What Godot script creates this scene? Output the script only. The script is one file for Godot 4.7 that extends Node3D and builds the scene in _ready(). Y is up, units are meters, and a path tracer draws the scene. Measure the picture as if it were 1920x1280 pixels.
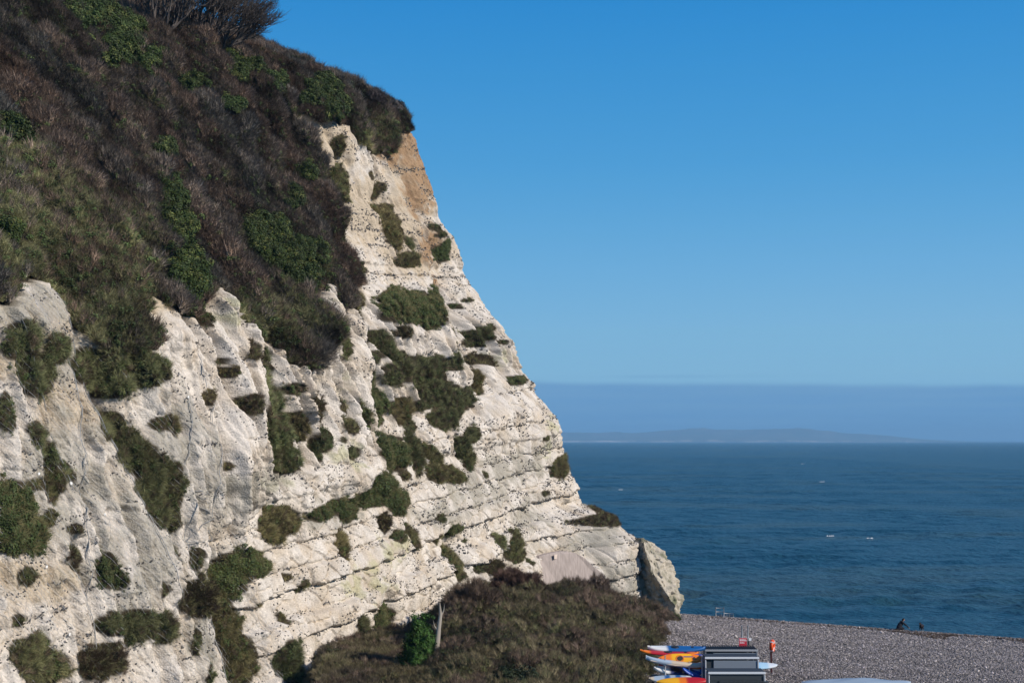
extends Node3D
# A chalk headland over a shingle beach. Units are metres; the cliff is laid out by its length s along the foot and its height h.
const NOSE := [1.99,-0.06,6.96,-0.05,9.6,0.41,11.04,2.55,13.19,7.14,16.31,8.82,18.61,9.63,20.23,9.56,23.26,10.89,25.15,12.37,26.34,12.76,28.03,14.26,30.43,15.24,32.88,16.91,35.08,18.93,37.88,20.23,40.73,21.82,43.4,22.94,44.41,24.14,45.81,25.34,47.86,25.92,52.06,27.16,55.21,28.26,57.02,29.66,59.23,31.07,60.7,33.68,62.2,37.48,64.77,42.17,66.61,46.99,69.2,51.12,73.3,59.52,77.77,70.35,85.45,85.92]
const MIDDLE := [-5,3.6,2,4.4,8,5.9,13.2,7.4,16.31,8.82,18.61,9.63,20.23,9.56,23.26,10.89,25.15,12.37,26.34,12.76,28.03,14.26,30.43,15.24,32.88,16.91,35.08,18.93,37.88,20.23,40.73,21.82,43.4,22.94,44.41,24.14,45.81,25.34,47.86,25.92,52.06,27.16,55.21,28.26,57.02,29.66,59.23,31.07,60.7,33.68,62.2,37.48,64.77,42.17,66.61,46.99,69.2,51.12,73.3,59.52,77.77,70.35,85.45,85.92]
const LAND := [-5,-1.5,0,0,8,1.8,27,6.5,30,8.6,45,23,60,39,85,70,110,100]
const CLUMPS := [
	["g","small oval grass tuft high on the buff chalk, just under the cliff-top brush",[[94.84,50.41,1.38,0.72,-2.42]]],
	["g","narrow upright grass tuft hanging straight below the cliff-top ivy wall",[[98.13,50.86,1.73,0.79,0.99]]],
	["g","long chain of grass running down the left edge of the high chalk face",[[97.08,47.85,1.75,0.85,-2.7],[97.04,46.22,2.37,1.09,0.97],[93.49,43.5,2.12,0.66,-2.64],[93.16,42.32,1.91,0.72,0.81]]],
	["g","tiny grass tuft in the groove of the high chalk face",[[103.25,48.65,0.98,0.47,0.95]]],
	["g","ragged small tuft halfway up the high chalk face, above the big oval one",[[104.59,47.45,1.6,0.77,-2.74],[103.72,46.69,1.2,0.68,-2.47]]],
	["g","large oval grass patch in the middle of the high chalk face",[[102.58,42.81,3.13,2.08,1.03],[104.33,44.77,2.27,0.71,-2.64]]],
	["g","thin trailing tuft at the lower right of the large oval patch on high chalk",[[105.24,41.24,1.3,0.86,-2.76]]],
	["g","low domed grass cushion above the white bedding ledge of the high face",[[102.81,39.02,2.81,0.88,-2.88]]],
	["i","dark shrubby tuft on the skyline where the orange-brown nose steps out",[[112.84,44.23,1.49,0.47,-2.86],[113.14,43.41,1.35,0.42,-2.86]]],
	["i","dark upright bush on the skyline below the orange-brown nose",[[112.77,41.35,2.4,0.85,0.69]]],
	["i","broad dark ivy mass under the white ledge, widest patch high on the face",[[94.12,33.33,4.55,1.42,-2.71],[98.16,33.45,4.92,1.54,-2.8],[103.17,34.11,4.49,1.4,-2.67],[98.09,31.78,2.6,0.81,-2.92]]],
	["g","dark strip of growth in the cleft right of the broad ivy mass",[[106.07,33.32,1.88,0.59,0.56],[105.47,31.69,1.91,0.6,0.61]]],
	["b","small brown bush hanging just below the broad ivy mass",[[91.96,30.36,1.96,0.63,-2.94]]],
	["g","upright shaggy clump left of the broad ivy mass, tapering down a rib",[[88.04,33.08,2.41,0.75,-2.7],[86.33,31.27,2.14,0.67,0.58],[85.16,29.67,1.81,0.65,0.67]]],
	["g","dark tuft at the right rim of the overgrown slope beside high chalk",[[91.49,36.41,1.71,0.66,-2.52]]],
	["g","long gully of dull grass descending from the right rim of the slope",[[80.97,30.53,1.85,0.58,0.59],[79.27,28.02,2.28,0.71,0.72]]],
	["g","great straggling grass patch in mid cliff, sprawling down to the right",[[87.57,28.86,1.76,1.46,-2.67],[87.68,26.61,4.39,1.37,-2.85],[91.91,26.58,4.58,1.43,-2.93],[94.92,27,3.51,1.1,-2.77],[93.14,24.85,3.77,1.18,-2.97],[95.6,23.89,4.69,1.46,-2.94],[92.75,22.05,3.15,1.11,-3],[89.76,23.48,2.56,0.8,-2.93]]],
	["g","rounded grass clump above the right end of the great straggling patch",[[99.31,27.88,2.42,0.76,-2.77],[102.06,29.69,1.81,0.57,-3]]],
	["g","wide shrubby clump below the skyline, under a small overhanging bush",[[109.7,31.49,2.79,0.87,-2.93],[107.73,30.41,1.85,0.58,-2.98],[112.34,32.53,1.21,0.38,-2.79]]],
	["i","small bush perched on the skyline above the yellowish bluff",[[112.61,30.8,1.68,0.33,-3]]],
	["b","pair of low brown bushes on the bluff right of mid cliff",[[106.13,28.54,2.37,0.65,-3.02],[108.52,28.44,2.06,0.65,-2.99]]],
	["g","narrow upright strip of growth left of the white banded buttress",[[102.45,26.16,2.03,0.82,0.93]]],
	["i","green cap of bushes on the skyline corner of the banded buttress",[[111.25,26.47,4.05,0.54,-3.01]]],
	["i","two tiny dark bushes on the pale bluff left of skyline",[[112.71,35.64,1.09,0.34,-2.97],[109.9,34.69,1.12,0.35,-2.87]]],
	["i","thin dark chain of ivy down the rib in mid cliff",[[84.43,27.41,1.34,0.42,-2.67],[82.5,25.86,1.68,0.7,0.94],[81.68,24.19,2.09,0.65,0.63]]],
	["g","tiny tuft on a white rib left of the great straggling patch",[[84.66,25.35,1.18,0.66,-2.65]]],
	["i","pair of dark tufts one above the other below the thin ivy chain",[[82.1,23.18,1.61,0.77,0.73],[80.91,21.64,1.04,0.55,-2.74]]],
	["g","rounded olive clump between ivy chain and the great straggling patch",[[84.77,22.63,2.41,1.17,-2.82]]],
	["g","small upright oval tuft left of the slanting green tuft",[[74.26,22.84,1.06,0.61,-2.68]]],
	["g","slanting oval tuft on white chalk above a small round one",[[74.14,21.2,1.65,0.76,-3.11]]],
	["i","bright slanting leafy tuft on the white rib in mid cliff",[[77.93,22.04,1.29,1.13,1.91]]],
	["b","grey-brown slab-like patch added for the dark shaded recess right of the big gully",[[70.86,22.63,1.71,0.73,1]]],  # brown twigs added here stand in for the shade of a dark recess
	["g","bent oval tuft just right of the big gully of grass",[[67.06,21.44,1.22,0.77,-2.74],[67.66,20.81,1.44,0.9,-3.02]]],
	["g","upright pair of tufts below the grey-brown slab-like patch",[[70.07,20,1.15,0.92,0.87],[69.21,18.9,0.77,0.62,-2.59]]],
	["g","tiny round tuft left of the slanting oval tuft",[[72.05,20.04,0.57,0.29,-3.07]]],
	["g","small round tuft low on the white rib, below the slanting oval tuft",[[73.41,19.03,1.09,0.64,-3.06]]],
	["g","big gully filled with grass, longest clump left of mid cliff",[[66.1,26.48,1.69,0.64,-2.96],[65.29,25.01,1.83,1,0.76],[64.7,22.6,2.27,1.4,0.88],[64.27,20.23,2.57,1.77,-2.54],[64.41,18.6,1.81,1.15,-2.96]]],
	["g","small slanting tuft on chalk at the upper right of the big gully",[[67.69,23.9,1.25,0.62,-3.03]]],
	["i","big square dark ivy patch low in mid cliff, beside a narrow strip",[[80.83,18.92,3.01,1.79,-3.1],[79.66,19.46,1.74,0.84,-3.11]]],
	["g","narrow strip of grass right of the big square ivy patch",[[84.52,18.88,2.18,1.05,1.5],[85.85,21.47,1.13,0.57,-2.55],[85.56,19.81,0.7,0.66,-2.83]]],
	["g","long wedge of grass slanting down to the right below mid cliff",[[87.55,18.62,1.72,0.93,2.49],[87.99,17.32,2.3,1.14,-2.94],[90.83,16.88,2.66,0.87,3.06]]],
	["g","ragged upright patch on white banded chalk right of the slanting wedge",[[94.12,19.4,1.49,1.17,3.06],[96.25,20.56,1.74,0.82,-2.81],[95.37,18.18,1.54,0.86,-2.64]]],
	["g","tiny tuft on banded chalk below the ragged upright patch",[[97.11,16.73,0.86,0.41,3.12]]],
	["g","tiny tuft between the slanting wedge and the ledge of ivy",[[82.26,16.95,0.75,0.43,-2.82]]],
	["g","tiny bush on the skyline buttress, high above the concrete facing",[[108.98,20.22,0.95,0.32,-3.05]]],
	["g","dark bush at the skyline step just below the far horizon line",[[112.48,17.22,2.66,1.02,-2.83]]],
	["i","long ledge of green growth across lower mid cliff, humped at right",[[67.28,14.61,2.23,0.62,-3.05],[70.6,14.92,2.95,0.74,-3.1],[74.93,15.35,2.97,0.78,3.14],[77.65,16.24,3.19,1.09,-3.09],[78.95,14.97,2.25,1.13,-2.95],[71.07,14.29,1.65,0.65,-3.11]]],
	["b","brown tuft dangling under the humped ledge of green growth",[[76.11,13.39,1.14,0.69,0.61]]],
	["i","round dark tuft below the dangling brown tuft",[[77.34,12.3,1.14,0.58,-3.06]]],
	["g","slanting strip of grass right of the round dark tuft",[[79.6,12.15,1.42,0.87,2.23]]],
	["g","upright oval tuft on banded chalk below the left of the green ledge",[[68.91,12.19,1.29,0.95,-2.51]]],
	["g","small slanting tuft on smooth banded chalk right of the green ledge",[[86.07,13.24,0.97,0.5,-3.1]]],
	["i","round dark tuft alone on the smooth banded chalk",[[88.26,12.04,1.2,0.63,-3.02]]],
	["g","tiny upright tuft left of the lone round one",[[84.97,11.47,0.67,0.44,-2.59]]],
	["g","tiny dark tuft right of and below the lone round one",[[90.18,11.02,0.59,0.22,-3.14]]],
	["g","slanting grass streak at the left of the arched recess above the thicket",[[86.9,10.01,1.33,0.9,2.94],[87.55,8.94,1.29,0.83,3.08]]],
	["g","pair of small tufts right at the top edge of the thicket",[[87.96,7.99,0.95,0.51,-3.05],[90.39,8.51,0.96,0.48,-3.08]]],
	["b","brown domed bush just above the thicket at the arched recess",[[93.09,8.47,2.17,0.77,3.12]]],
	["g","tall triangular tuft above the thicket left of the concrete facing",[[98.48,10.11,1.79,1.03,0.8],[98.58,9.1,2.22,0.8,3.14]]],
	["g","slanting tuft left of the tall triangular one",[[96.05,10.57,1.13,0.79,2.7]]],
	["g","tiny tuft beside the left edge of the concrete facing",[[100.72,8.28,0.64,0.34,-3.03]]],
	["g","tiny bush in the crack of the low skyline buttress",[[107.65,14.59,0.93,0.35,-3.01]]],
	["b","dry brown grass bank on the skyline ledge above the end buttress",[[116.5,12.5,1.72,0.54,-0.08],[114.61,11.6,6.72,0.66,3.13],[112.36,11.88,1.24,0.39,-3.01]]],
	["g","pointed column of growth left of the bright green bush at cliff foot",[[69.77,5.95,1.28,0.9,0.99],[69.55,5.13,1.23,0.87,-3.04]]],
	["i","tall rounded ivy column beside the bright green bush at cliff foot",[[73.67,6.17,1.72,1.1,-3.08],[73.46,4.99,2.34,1.2,3.1]]],
	["g","wide leafy tussock hanging below the left end of the green ledge",[[62.26,14.19,2.55,1.28,-3.09],[61.56,13.49,1.61,0.85,-3.09]]],
	["i","green crown of grass at the head of the lower left gully",[[57.89,11.67,2.49,1.06,3.1],[56.32,10.69,1.54,1.17,-2.95]]],
	["g","long lower gully of grass running down to the picture foot",[[55.53,9.4,1.23,0.94,1.05],[55.81,7.5,1.68,1.21,1.18],[56.24,5.41,1.98,1.35,1.22]]],
	["g","tiny flat tuft right of the lower gully",[[58.42,8.87,0.72,0.24,3.05]]],
	["g","small drooping tuft on speckled chalk right of the tiny flat one",[[60.94,7.73,0.65,0.48,2.91]]],
	["g","little upright tuft on the speckled chalk below banded ledges",[[63.93,9.59,0.62,0.48,0.74]]],
	["b","little brown tuft at the right of the green grass crown",[[62.24,10.38,0.66,0.38,-3.12]]],
	["g","broad tussock at the picture foot right of the lower gully",[[60.32,4.97,1.62,1.39,0.83]]],
	["i","dark rounded bush at the picture foot beside the thicket",[[64.46,4.06,1.09,0.83,-3.05]]],
	["g","tiny tuft on the white chalk right of the hanging net edge",[[56.58,18.24,0.47,0.32,-2.89]]],
	["g","long slanting grass streak under the net, from mid left downwards",[[48.2,20.86,1.25,1.05,-2.92],[49.28,19.2,1.6,1.48,2.11],[50.57,17.51,1.94,1.55,-2.68],[50.64,15.84,1.61,1.33,0.74],[51.28,14.64,0.97,0.68,1.13]]],
	["g","two narrow tufts under the net below the long slanting streak",[[51.27,13.05,0.72,0.57,1.02],[52.74,12.37,0.88,0.5,1.24]]],
	["b","brown shaggy bush under the net, lower left centre",[[52.33,10.01,1.86,1.29,-3.11]]],
	["b","small brown tuft under the net, left of the brown shaggy bush",[[49.23,10.78,0.67,0.51,-3.05]]],
	["g","wide dark tussock pair low on the netted chalk",[[44.93,9.33,0.88,0.73,-3.05],[46.62,9.06,1.53,1.07,3.11],[48.73,8.65,1.51,0.98,3.1]]],
	["i","upright leafy tuft low on the netted chalk, above the wide tussock pair",[[45.2,12.35,1.16,0.69,1.3],[45.72,11.75,0.66,0.55,1.09]]],
	["g","round dark tuft near the left picture edge, low on netted chalk",[[39.57,12.54,0.7,0.6,-2.97]]],
	["g","small tuft near the left picture edge, above the bottom corner tussock",[[38.48,10.29,0.46,0.39,1.23]]],
	["i","large green leafy mass at the left picture edge on netted chalk",[[39.42,16.18,1.82,1.43,1.17],[40.43,14.72,1.36,1.14,-2.88],[39.07,14.6,1.22,1,-2.97]]],
	["g","trio of tufts above and right of the large green leafy mass",[[41.13,17.52,0.77,0.42,-3.1],[42.58,17.35,1.11,0.81,1.18],[42.03,15.61,0.65,0.51,1.16]]],
	["b","brown tuft right of the large green leafy mass",[[43.31,13.26,0.9,0.74,1.12]]],
	["b","small brown tuft above the brown tuft, on netted chalk",[[43.7,14.85,0.54,0.36,-3.09]]],
	["g","big corner tussock at the lower left of the picture",[[38.35,8.58,0.87,0.83,-2.84],[39.51,8.93,1.01,0.72,3.06],[39.74,7.68,1.95,1.11,3],[41.05,7.58,0.8,0.75,1.19]]],
	["b","brown-green tussock at the picture foot left of centre net",[[43.82,7.32,1.61,1.03,3.03],[44.57,7.99,0.82,0.48,3.04]]],
	["g","narrow upright tufts on the grey net close to the lower gully",[[51.51,7.46,0.91,0.54,1.3],[52.29,5.44,0.83,0.5,1.3]]],
	["g","dark diagonal streak of grass near the left edge under the slope",[[41.53,20.34,0.91,0.71,2.13],[42.45,19.26,0.92,0.67,2.13],[43.67,18.25,0.93,0.51,2.03]]],
	["b","round spiky tuft standing out of the white bulge below a chalk horn",[[60.16,22.6,1.15,0.75,-2.8]]],
	["b","oval brown tuft at the net edge left of the round spiky tuft",[[56.49,22.94,0.79,0.57,0.81]]],
	["g","two little tufts above the round spiky tuft on the white bulge",[[58.65,25.56,0.87,0.39,-2.99],[59.44,24.84,0.64,0.4,-2.72]]],
	["b","brown fringe of grass between two chalk horns under the slope",[[63.17,26.61,1.3,0.71,-2.75]]],
	["i","dark ivy tail hanging beside the tallest chalk horn",[[59.51,28.71,1.25,0.52,-2.64]]],
	["g","two short tufts under the net, above the slanting streak",[[51.31,21.06,0.69,0.5,-2.82],[52.24,20.97,0.94,0.65,1.84]]],
	["g","ragged fringe of grass below the slope at the far left",[[41.41,25.77,1.46,1.11,0.93],[44.03,25.56,1.23,0.96,-2.46],[42.24,23.77,1.58,1.4,-2.68]]],
	["g","ragged tongue of grass hanging from the slope between net seams",[[47.48,24.5,2.25,1.38,-2.93],[50.97,24.61,2.05,1.19,-2.94],[48.74,23.38,1.57,0.78,-3.02]]],
	["g","short dark tuft at the left edge, under the fringe of the slope",[[39.89,21.69,1.31,0.57,1.35]]],
]
const IVIES := [
	["long glossy ivy curtain falling through the slope to the tallest chalk horn",[[64.21,38.59,3.96,1.24,-2.5],[62.35,35.17,4.78,1.49,0.65],[59.9,31.85,4.11,1.28,-2.61],[58.87,30.11,2.74,0.87,-2.62]]],
	["bright glossy ivy bank at the very top of the picture",[[72.98,58.66,6.74,2.33,-2.54],[75.34,57.07,5.74,1.79,0.79],[72.39,54.54,3.91,1.47,-2.45],[76.39,54.25,2.83,0.9,0.88]]],
	["dark glossy ivy spread at the foot of the slope, beside high chalk",[[77.06,37.41,5.27,1.77,-2.73],[79.16,35.74,6.17,1.93,-2.83],[78.72,33.7,4.28,1.34,-2.82],[75.42,38.14,3.24,1.04,-2.64]]],
	["dark evergreen wall of ivy at the cliff top over the high chalk",[[99.78,57.59,4.47,1.4,-2.71],[99.53,55.61,4.33,1.35,-2.57],[96.26,55.43,2.68,0.84,-2.63]]],
	["rounded evergreen bush on the slope below the bare trees",[[87.72,57.25,3.35,1.21,-2.59],[88.07,56.44,2.9,0.93,-2.62]]],
	["evergreen bush between the bare trees and the ivy wall",[[92.08,56.25,3.35,1.05,-2.64]]],
	["small bright ivy patch among brown scrub high on the slope",[[80.37,53.45,1.78,0.72,-2.38],[81.56,53.35,1.08,0.45,-2.41]]],
	["small ivy patch lower on the scrub slope, below the bright one",[[82.61,51.23,2,0.84,-2.64]]],
	["sparse ivy patch in the brown scrub at upper left",[[75.08,53.09,2.27,0.78,0.81]]],
	["ivy tuft at the left picture edge in the grass slope",[[52.8,42.42,2.52,0.87,-2.62],[52.86,41.57,2.01,0.7,-2.59]]],
	["bright green ivy spot at the left edge above the netted chalk",[[44.79,32.72,1.41,0.55,-2.55]]],
	["blue-green leafy patch in the middle of the scrub slope",[[69.42,43.91,2.63,0.82,-2.6]]],
	["leafy green patch in scrub close to the upper rim of high chalk",[[85.08,42.33,2.65,1.01,-2.45],[90.33,46.12,1.9,0.9,-2.35]]],
]
const SLOPE_EDGE := [40.98,27.81,43.47,29.56,45.69,29.98,46.77,29.4,46.62,27.48,48.12,25.55,51.29,25.57,53.41,26.59,52.43,27.97,54.04,29.98,54.85,29.31,56.51,28.63,58.75,28.52,61.23,30.85,62.78,31.36,64,30.99,64.33,29.35,65.73,28.1,68.22,27.58,68.31,25.99,71.48,25.66,76.04,28.25,76.71,30.14,76.07,31.39,80.97,33.23,83.79,34.83,82.9,32.09,82.17,30.64,89.11,34.95,91.18,38.43,92.65,41.4,91.8,42.93,94.04,46.82,93.41,50.12,93.02,52.8,94.56,53.61,95.34,52.73,96.99,53.69,98.95,53.41,100.79,53.63,101.41,52.01,104.88,51.27,108.79,52.31,110.75,55.01,118,57,124,58,150,58,150,130,18,130,18,29.5]
const GRASS_AREAS := [[47.85,34.12,9,4.2,-2.56],[49.86,29.18,6.69,3.16,-2.63],[50.87,39.44,4.79,1.68,-2.53],[54.49,32.77,7.35,2.3,0.65],[69.27,29.47,7.55,2.37,-2.91],[106.13,54.01,5.78,2.28,-2.76]]
const BUFF := [[99.94,44.34,9,3.41,-2.69],[105.71,42.81,8.78,4.07,-2.53],[43.84,26.59,5.19,1.93,-3.02],[44.54,22.1,3.61,1.9,-3.03],[42.55,25.85,4.7,2.81,-2.93],[95.91,51.22,6.19,3.06,-2.65],[112.62,50.27,9,4.75,-2.35],[96.71,49.05,4.95,2.64,-2.4],[40.04,12.21,4.21,1.15,3.06],[75.71,30.05,3.24,1.06,-2.76],[55.16,29.72,2.61,1.02,-2.82],[107.35,40.63,7.87,2.68,-2.82],[104.88,8.68,1.84,0.73,3.12]]
const ORANGE := [[114.98,54.35,9,3.31,-2.82],[113.35,49.13,5.98,2.46,-2.4],[109.51,41.52,3.93,1.79,-2.52],[108.13,36.5,2.35,1.01,-2.5]]
const LICHEN := [[62.19,29.23,3.38,1.29,-2.53],[77.35,30.67,3.24,1.01,-2.67],[76.28,24.66,2.43,1.04,-2.71],[76.26,11.27,3.43,1.64,-3.1],[71.26,9.25,4.61,1.96,3.11],[61.61,17.21,4.44,1.12,3.13],[110.76,28.97,3.6,1.12,-2.99],[110.78,20.34,4.67,1.68,0.74],[72.41,18.99,2.5,1.65,-3]]
const GREY := [[43.26,27.86,5.13,1.9,-2.93],[46.49,25.78,3.9,2.58,-2.85],[43.3,17.7,5.15,4.04,1.08],[47.52,12.78,4.67,3.72,-2.96],[57.12,16.26,2.84,1.74,-3.01],[61.61,17.21,3.82,1.49,-3.11],[52.56,18.83,5.35,2.84,1.24],[91.05,16.38,6.26,1.44,-3.14],[104,12.87,5.67,1.95,-3.05],[68.9,14.6,4.48,1.57,-3.13],[42.25,27.44,3.91,1.79,-2.83],[54.73,17.4,4.05,1.27,1.3],[50.06,24.29,2.83,1.68,-2.94],[40.73,15.97,2.92,2.33,-2.93],[53,8.02,3.31,1.91,1.25],[95.45,15.27,9,1.97,3.13],[103.24,17.12,8.51,2.1,-3.12],[110.06,10.02,4.43,1.4,-2.82],[110.83,6.25,3.92,2.67,3.02],[86.91,13.7,5.9,1.37,3.13]]
const BULGES := [[58.23,19.12,5.67,1.96,1.29,1.2],[68.48,17.02,5.33,2.36,-3.07,0.6],[73.2,16.88,2.43,1.35,-2.95,1],[89.12,8.44,4.99,1.82,3.12,0.9],[82.2,10.38,5.58,2.17,3.14,0.5],[105.83,23.62,6.35,1.99,-2.98,1.2],[110.55,21.47,5.11,2.3,-2.56,0.8],[104.68,26.93,2.69,0.84,-2.83,1],[61.5,29.57,2.61,0.96,0.66,0.9],[76.71,30.14,4.24,1.32,-2.58,0.8]]
const GULLIES := [[0.9,0.9,[72.56,25.8,71.08,22.76,69.86,19.02]],[0.6,0.8,[75.31,23.74,73.66,18.98]],[0.7,0.9,[67.72,23.69,67.55,19.84]],[0.7,0.9,[84.82,24.06,83.5,19.81]],[0.7,0.8,[78.32,23.39,77.53,19.82]],[0.8,0.8,[88.02,34.03,84.25,28.86]],[1.3,1.3,[67.47,27.61,65.29,25.01,64.53,21.8,63.82,17.91]],[1,1,[83.04,32.21,79.73,28.53,77.35,26.06]],[1,1.1,[91.46,34.69,85.35,28.94,81.42,23.95,80.81,21.18,80.69,17.57]],[1.6,2,[111.51,41.18,109.28,36.62,105.52,32.68,104.2,30.28]],[1.2,1.4,[55.91,12.11,55.5,8.72,56.03,4.6]],[0.7,0.5,[58.6,24.69,56.38,19.14,55.44,13.88,54.99,8.78]],[0.8,1.3,[49,21.54,50.34,17.51,51.4,14.13]],[0.6,0.8,[86.83,21.72,86.23,18.87]],[0.8,1.2,[98.35,48.79,92.87,42.55,90.93,37.85]],[0.6,1.5,[105.12,48.27,101.55,41.6,102.32,39.36]],[0.8,1.2,[104.24,27.47,101.13,24.59]],[0.5,0.6,[46.52,30.25,46.14,26.09,48.35,20.53]],[0.5,0.5,[44.74,16.53,44.33,12.73,43.69,7.69]],[1,1.2,[87.36,10.89,87.91,8.09]],[0.8,1.2,[74.12,7.34,73.86,4.54]],[1.5,1.2,[115.25,9.5,115,2]],[0.7,1,[108.85,11.11,107.33,8.05]],[0.5,0.8,[109.6,10.56,108.26,8.53]]]
const CABLES := [[56.44,27.29,56.24,25.42,56.44,22.39,55.59,19.04,55.07,17.28,54.74,14.96,54.47,13.39,54.28,11.9,54.22,10.55,54.47,7.84,54.81,4.62],[53.86,22.86,53.49,20.21,52.95,17.44,52.26,13.74,52.43,13.06],[47.05,30.78,46.65,28.86,46.14,26.09,47.2,23.16,48.43,20.3],[46.46,23.2,47.21,21.18,48.28,18.22,49.22,15.57,49.6,13.92,49.95,11.94,50.54,10.59],[45.33,24.07,45.09,20.83,44.63,16.54,44.25,12.73,44.01,10.03,43.54,6.83],[41.28,27.03,42.08,23.3,43.33,19.87,43.94,17.06],[52.88,16.76,54.91,16.69],[52.89,16.21,55.21,13.44],[54.87,15.99,52.3,13.54],[52.3,13.54,55.21,13.41],[54.35,13.13,55.37,11.12],[53.83,10.59,55.39,12.15]]
const ANCHORS := [53.86,22.86,45.83,15.57,54.34,13.67,53.34,29.09,41.2,18.12,43.83,17.47,40.97,12.94,42,9.09,45.64,23.17,43.65,17.53]
const FACING := [102.63,8.6,103.69,8.8,104.46,8.91,105.25,8.93,105.84,8.74,106.47,8.25,107.05,7.43,107.78,6.66,107.98,5.38,107.68,4.09,104.8,4.03,101.55,5.21]
const FOG := 0.000075
const CAM_HEIGHT := 20.0
const LEAN := Vector2(-0.89998, -0.43599)      # the way the face leans back (x, z)
const ARC_CENTRE := Vector2(6.6383, -135.7317)
const FOOT_END := Vector2(12.6573, -132.1579)
const FOOT_LEN := 112.0
const ARC_R := 7.0
const HEAD0 := 0.535816
const HEAD1 := -1.047198
const DIP := 0.1
const FS := 0.25                                 # cell of the stain and relief fields
const FS0 := 18.0
const FNS := 528
const FNH := 400
const S0 := 26.0
const DS := 0.1
const NS := 1120
const H0 := -1.0
const DH := 0.1
const NHA := 430
const DHB := 0.2
const NH := 670

var rng := RandomNumberGenerator.new()
var n_big := FastNoiseLite.new()
var n_rib := FastNoiseLite.new()
var n_cell := FastNoiseLite.new()
var n_fine := FastNoiseLite.new()
var n_stain := FastNoiseLite.new()
var n_crack := FastNoiseLite.new()
var f_slope := PackedFloat32Array()
var f_clump := PackedFloat32Array()
var f_buff := PackedFloat32Array()
var f_orange := PackedFloat32Array()
var f_lichen := PackedFloat32Array()
var f_grey := PackedFloat32Array()
var f_relief := PackedFloat32Array()
var f_smooth := PackedFloat32Array()
var f_grass := PackedFloat32Array()
var f_ivy := PackedFloat32Array()
var grid := PackedVector3Array()
var grid_veg := PackedFloat32Array()
var used_names := {}
var M := {}

# ---------------------------------------------------------------- helpers
func numbered(called: String) -> String:
	if not used_names.has(called):
		used_names[called] = 0
		return called
	used_names[called] += 1
	return "%s_%03d" % [called, used_names[called]]

func tag(o: Node3D, label := "", category := "", group := "", kind := "") -> Node3D:
	if label != "": o.set_meta("label", label)
	if category != "": o.set_meta("category", category)
	if group != "": o.set_meta("group", group)
	if kind != "": o.set_meta("kind", kind)
	return o

func thing(called: String, where: Vector3, label: String, category: String, group := "") -> Node3D:
	var o := Node3D.new()
	o.name = numbered(called)
	add_child(o)
	o.position = where
	return tag(o, label, category, group)

func put(called: String, m: Mesh, mat: Material, parent: Node3D = null) -> MeshInstance3D:
	var o := MeshInstance3D.new()
	o.mesh = m
	o.material_override = mat
	o.name = called if parent else numbered(called)
	(parent if parent else self).add_child(o, true)
	return o

func lin(r: float, g: float, b: float) -> Color:
	return Color(r, g, b).linear_to_srgb()

func mat(r: float, g: float, b: float, rough := 0.8, metal := 0.0) -> StandardMaterial3D:
	var m := StandardMaterial3D.new()
	m.albedo_color = lin(r, g, b)
	m.roughness = rough
	m.metallic = metal
	return m

func vmat(rough := 0.85) -> StandardMaterial3D:
	var m := StandardMaterial3D.new()
	m.vertex_color_use_as_albedo = true
	m.roughness = rough
	return m

func noise_tex(freq: float, size: int, oct: int, a: float, b: float, s := 1, cellular := false, normal := false, bump := 4.0) -> NoiseTexture2D:
	var n := FastNoiseLite.new()
	n.noise_type = FastNoiseLite.TYPE_CELLULAR if cellular else FastNoiseLite.TYPE_SIMPLEX_SMOOTH
	n.frequency = freq
	n.seed = s
	n.fractal_octaves = oct
	n.fractal_type = FastNoiseLite.FRACTAL_FBM if oct > 1 else FastNoiseLite.FRACTAL_NONE
	if cellular: n.cellular_return_type = FastNoiseLite.RETURN_CELL_VALUE
	var t := NoiseTexture2D.new()
	t.width = size
	t.height = size
	t.seamless = true
	t.noise = n
	if normal:
		t.as_normal_map = true
		t.bump_strength = bump
	else:
		var g := Gradient.new()
		g.set_color(0, Color(a, a, a))
		g.set_color(1, Color(b, b, b))
		t.color_ramp = g
	return t

func start() -> SurfaceTool:
	var st := SurfaceTool.new()
	st.begin(Mesh.PRIMITIVE_TRIANGLES)
	return st

func done(st: SurfaceTool) -> ArrayMesh:
	st.generate_normals()
	return st.commit()

func quad(st: SurfaceTool, a: Vector3, b: Vector3, c: Vector3, d: Vector3) -> void:
	st.add_vertex(a); st.add_vertex(b); st.add_vertex(c)
	st.add_vertex(a); st.add_vertex(c); st.add_vertex(d)

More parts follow.
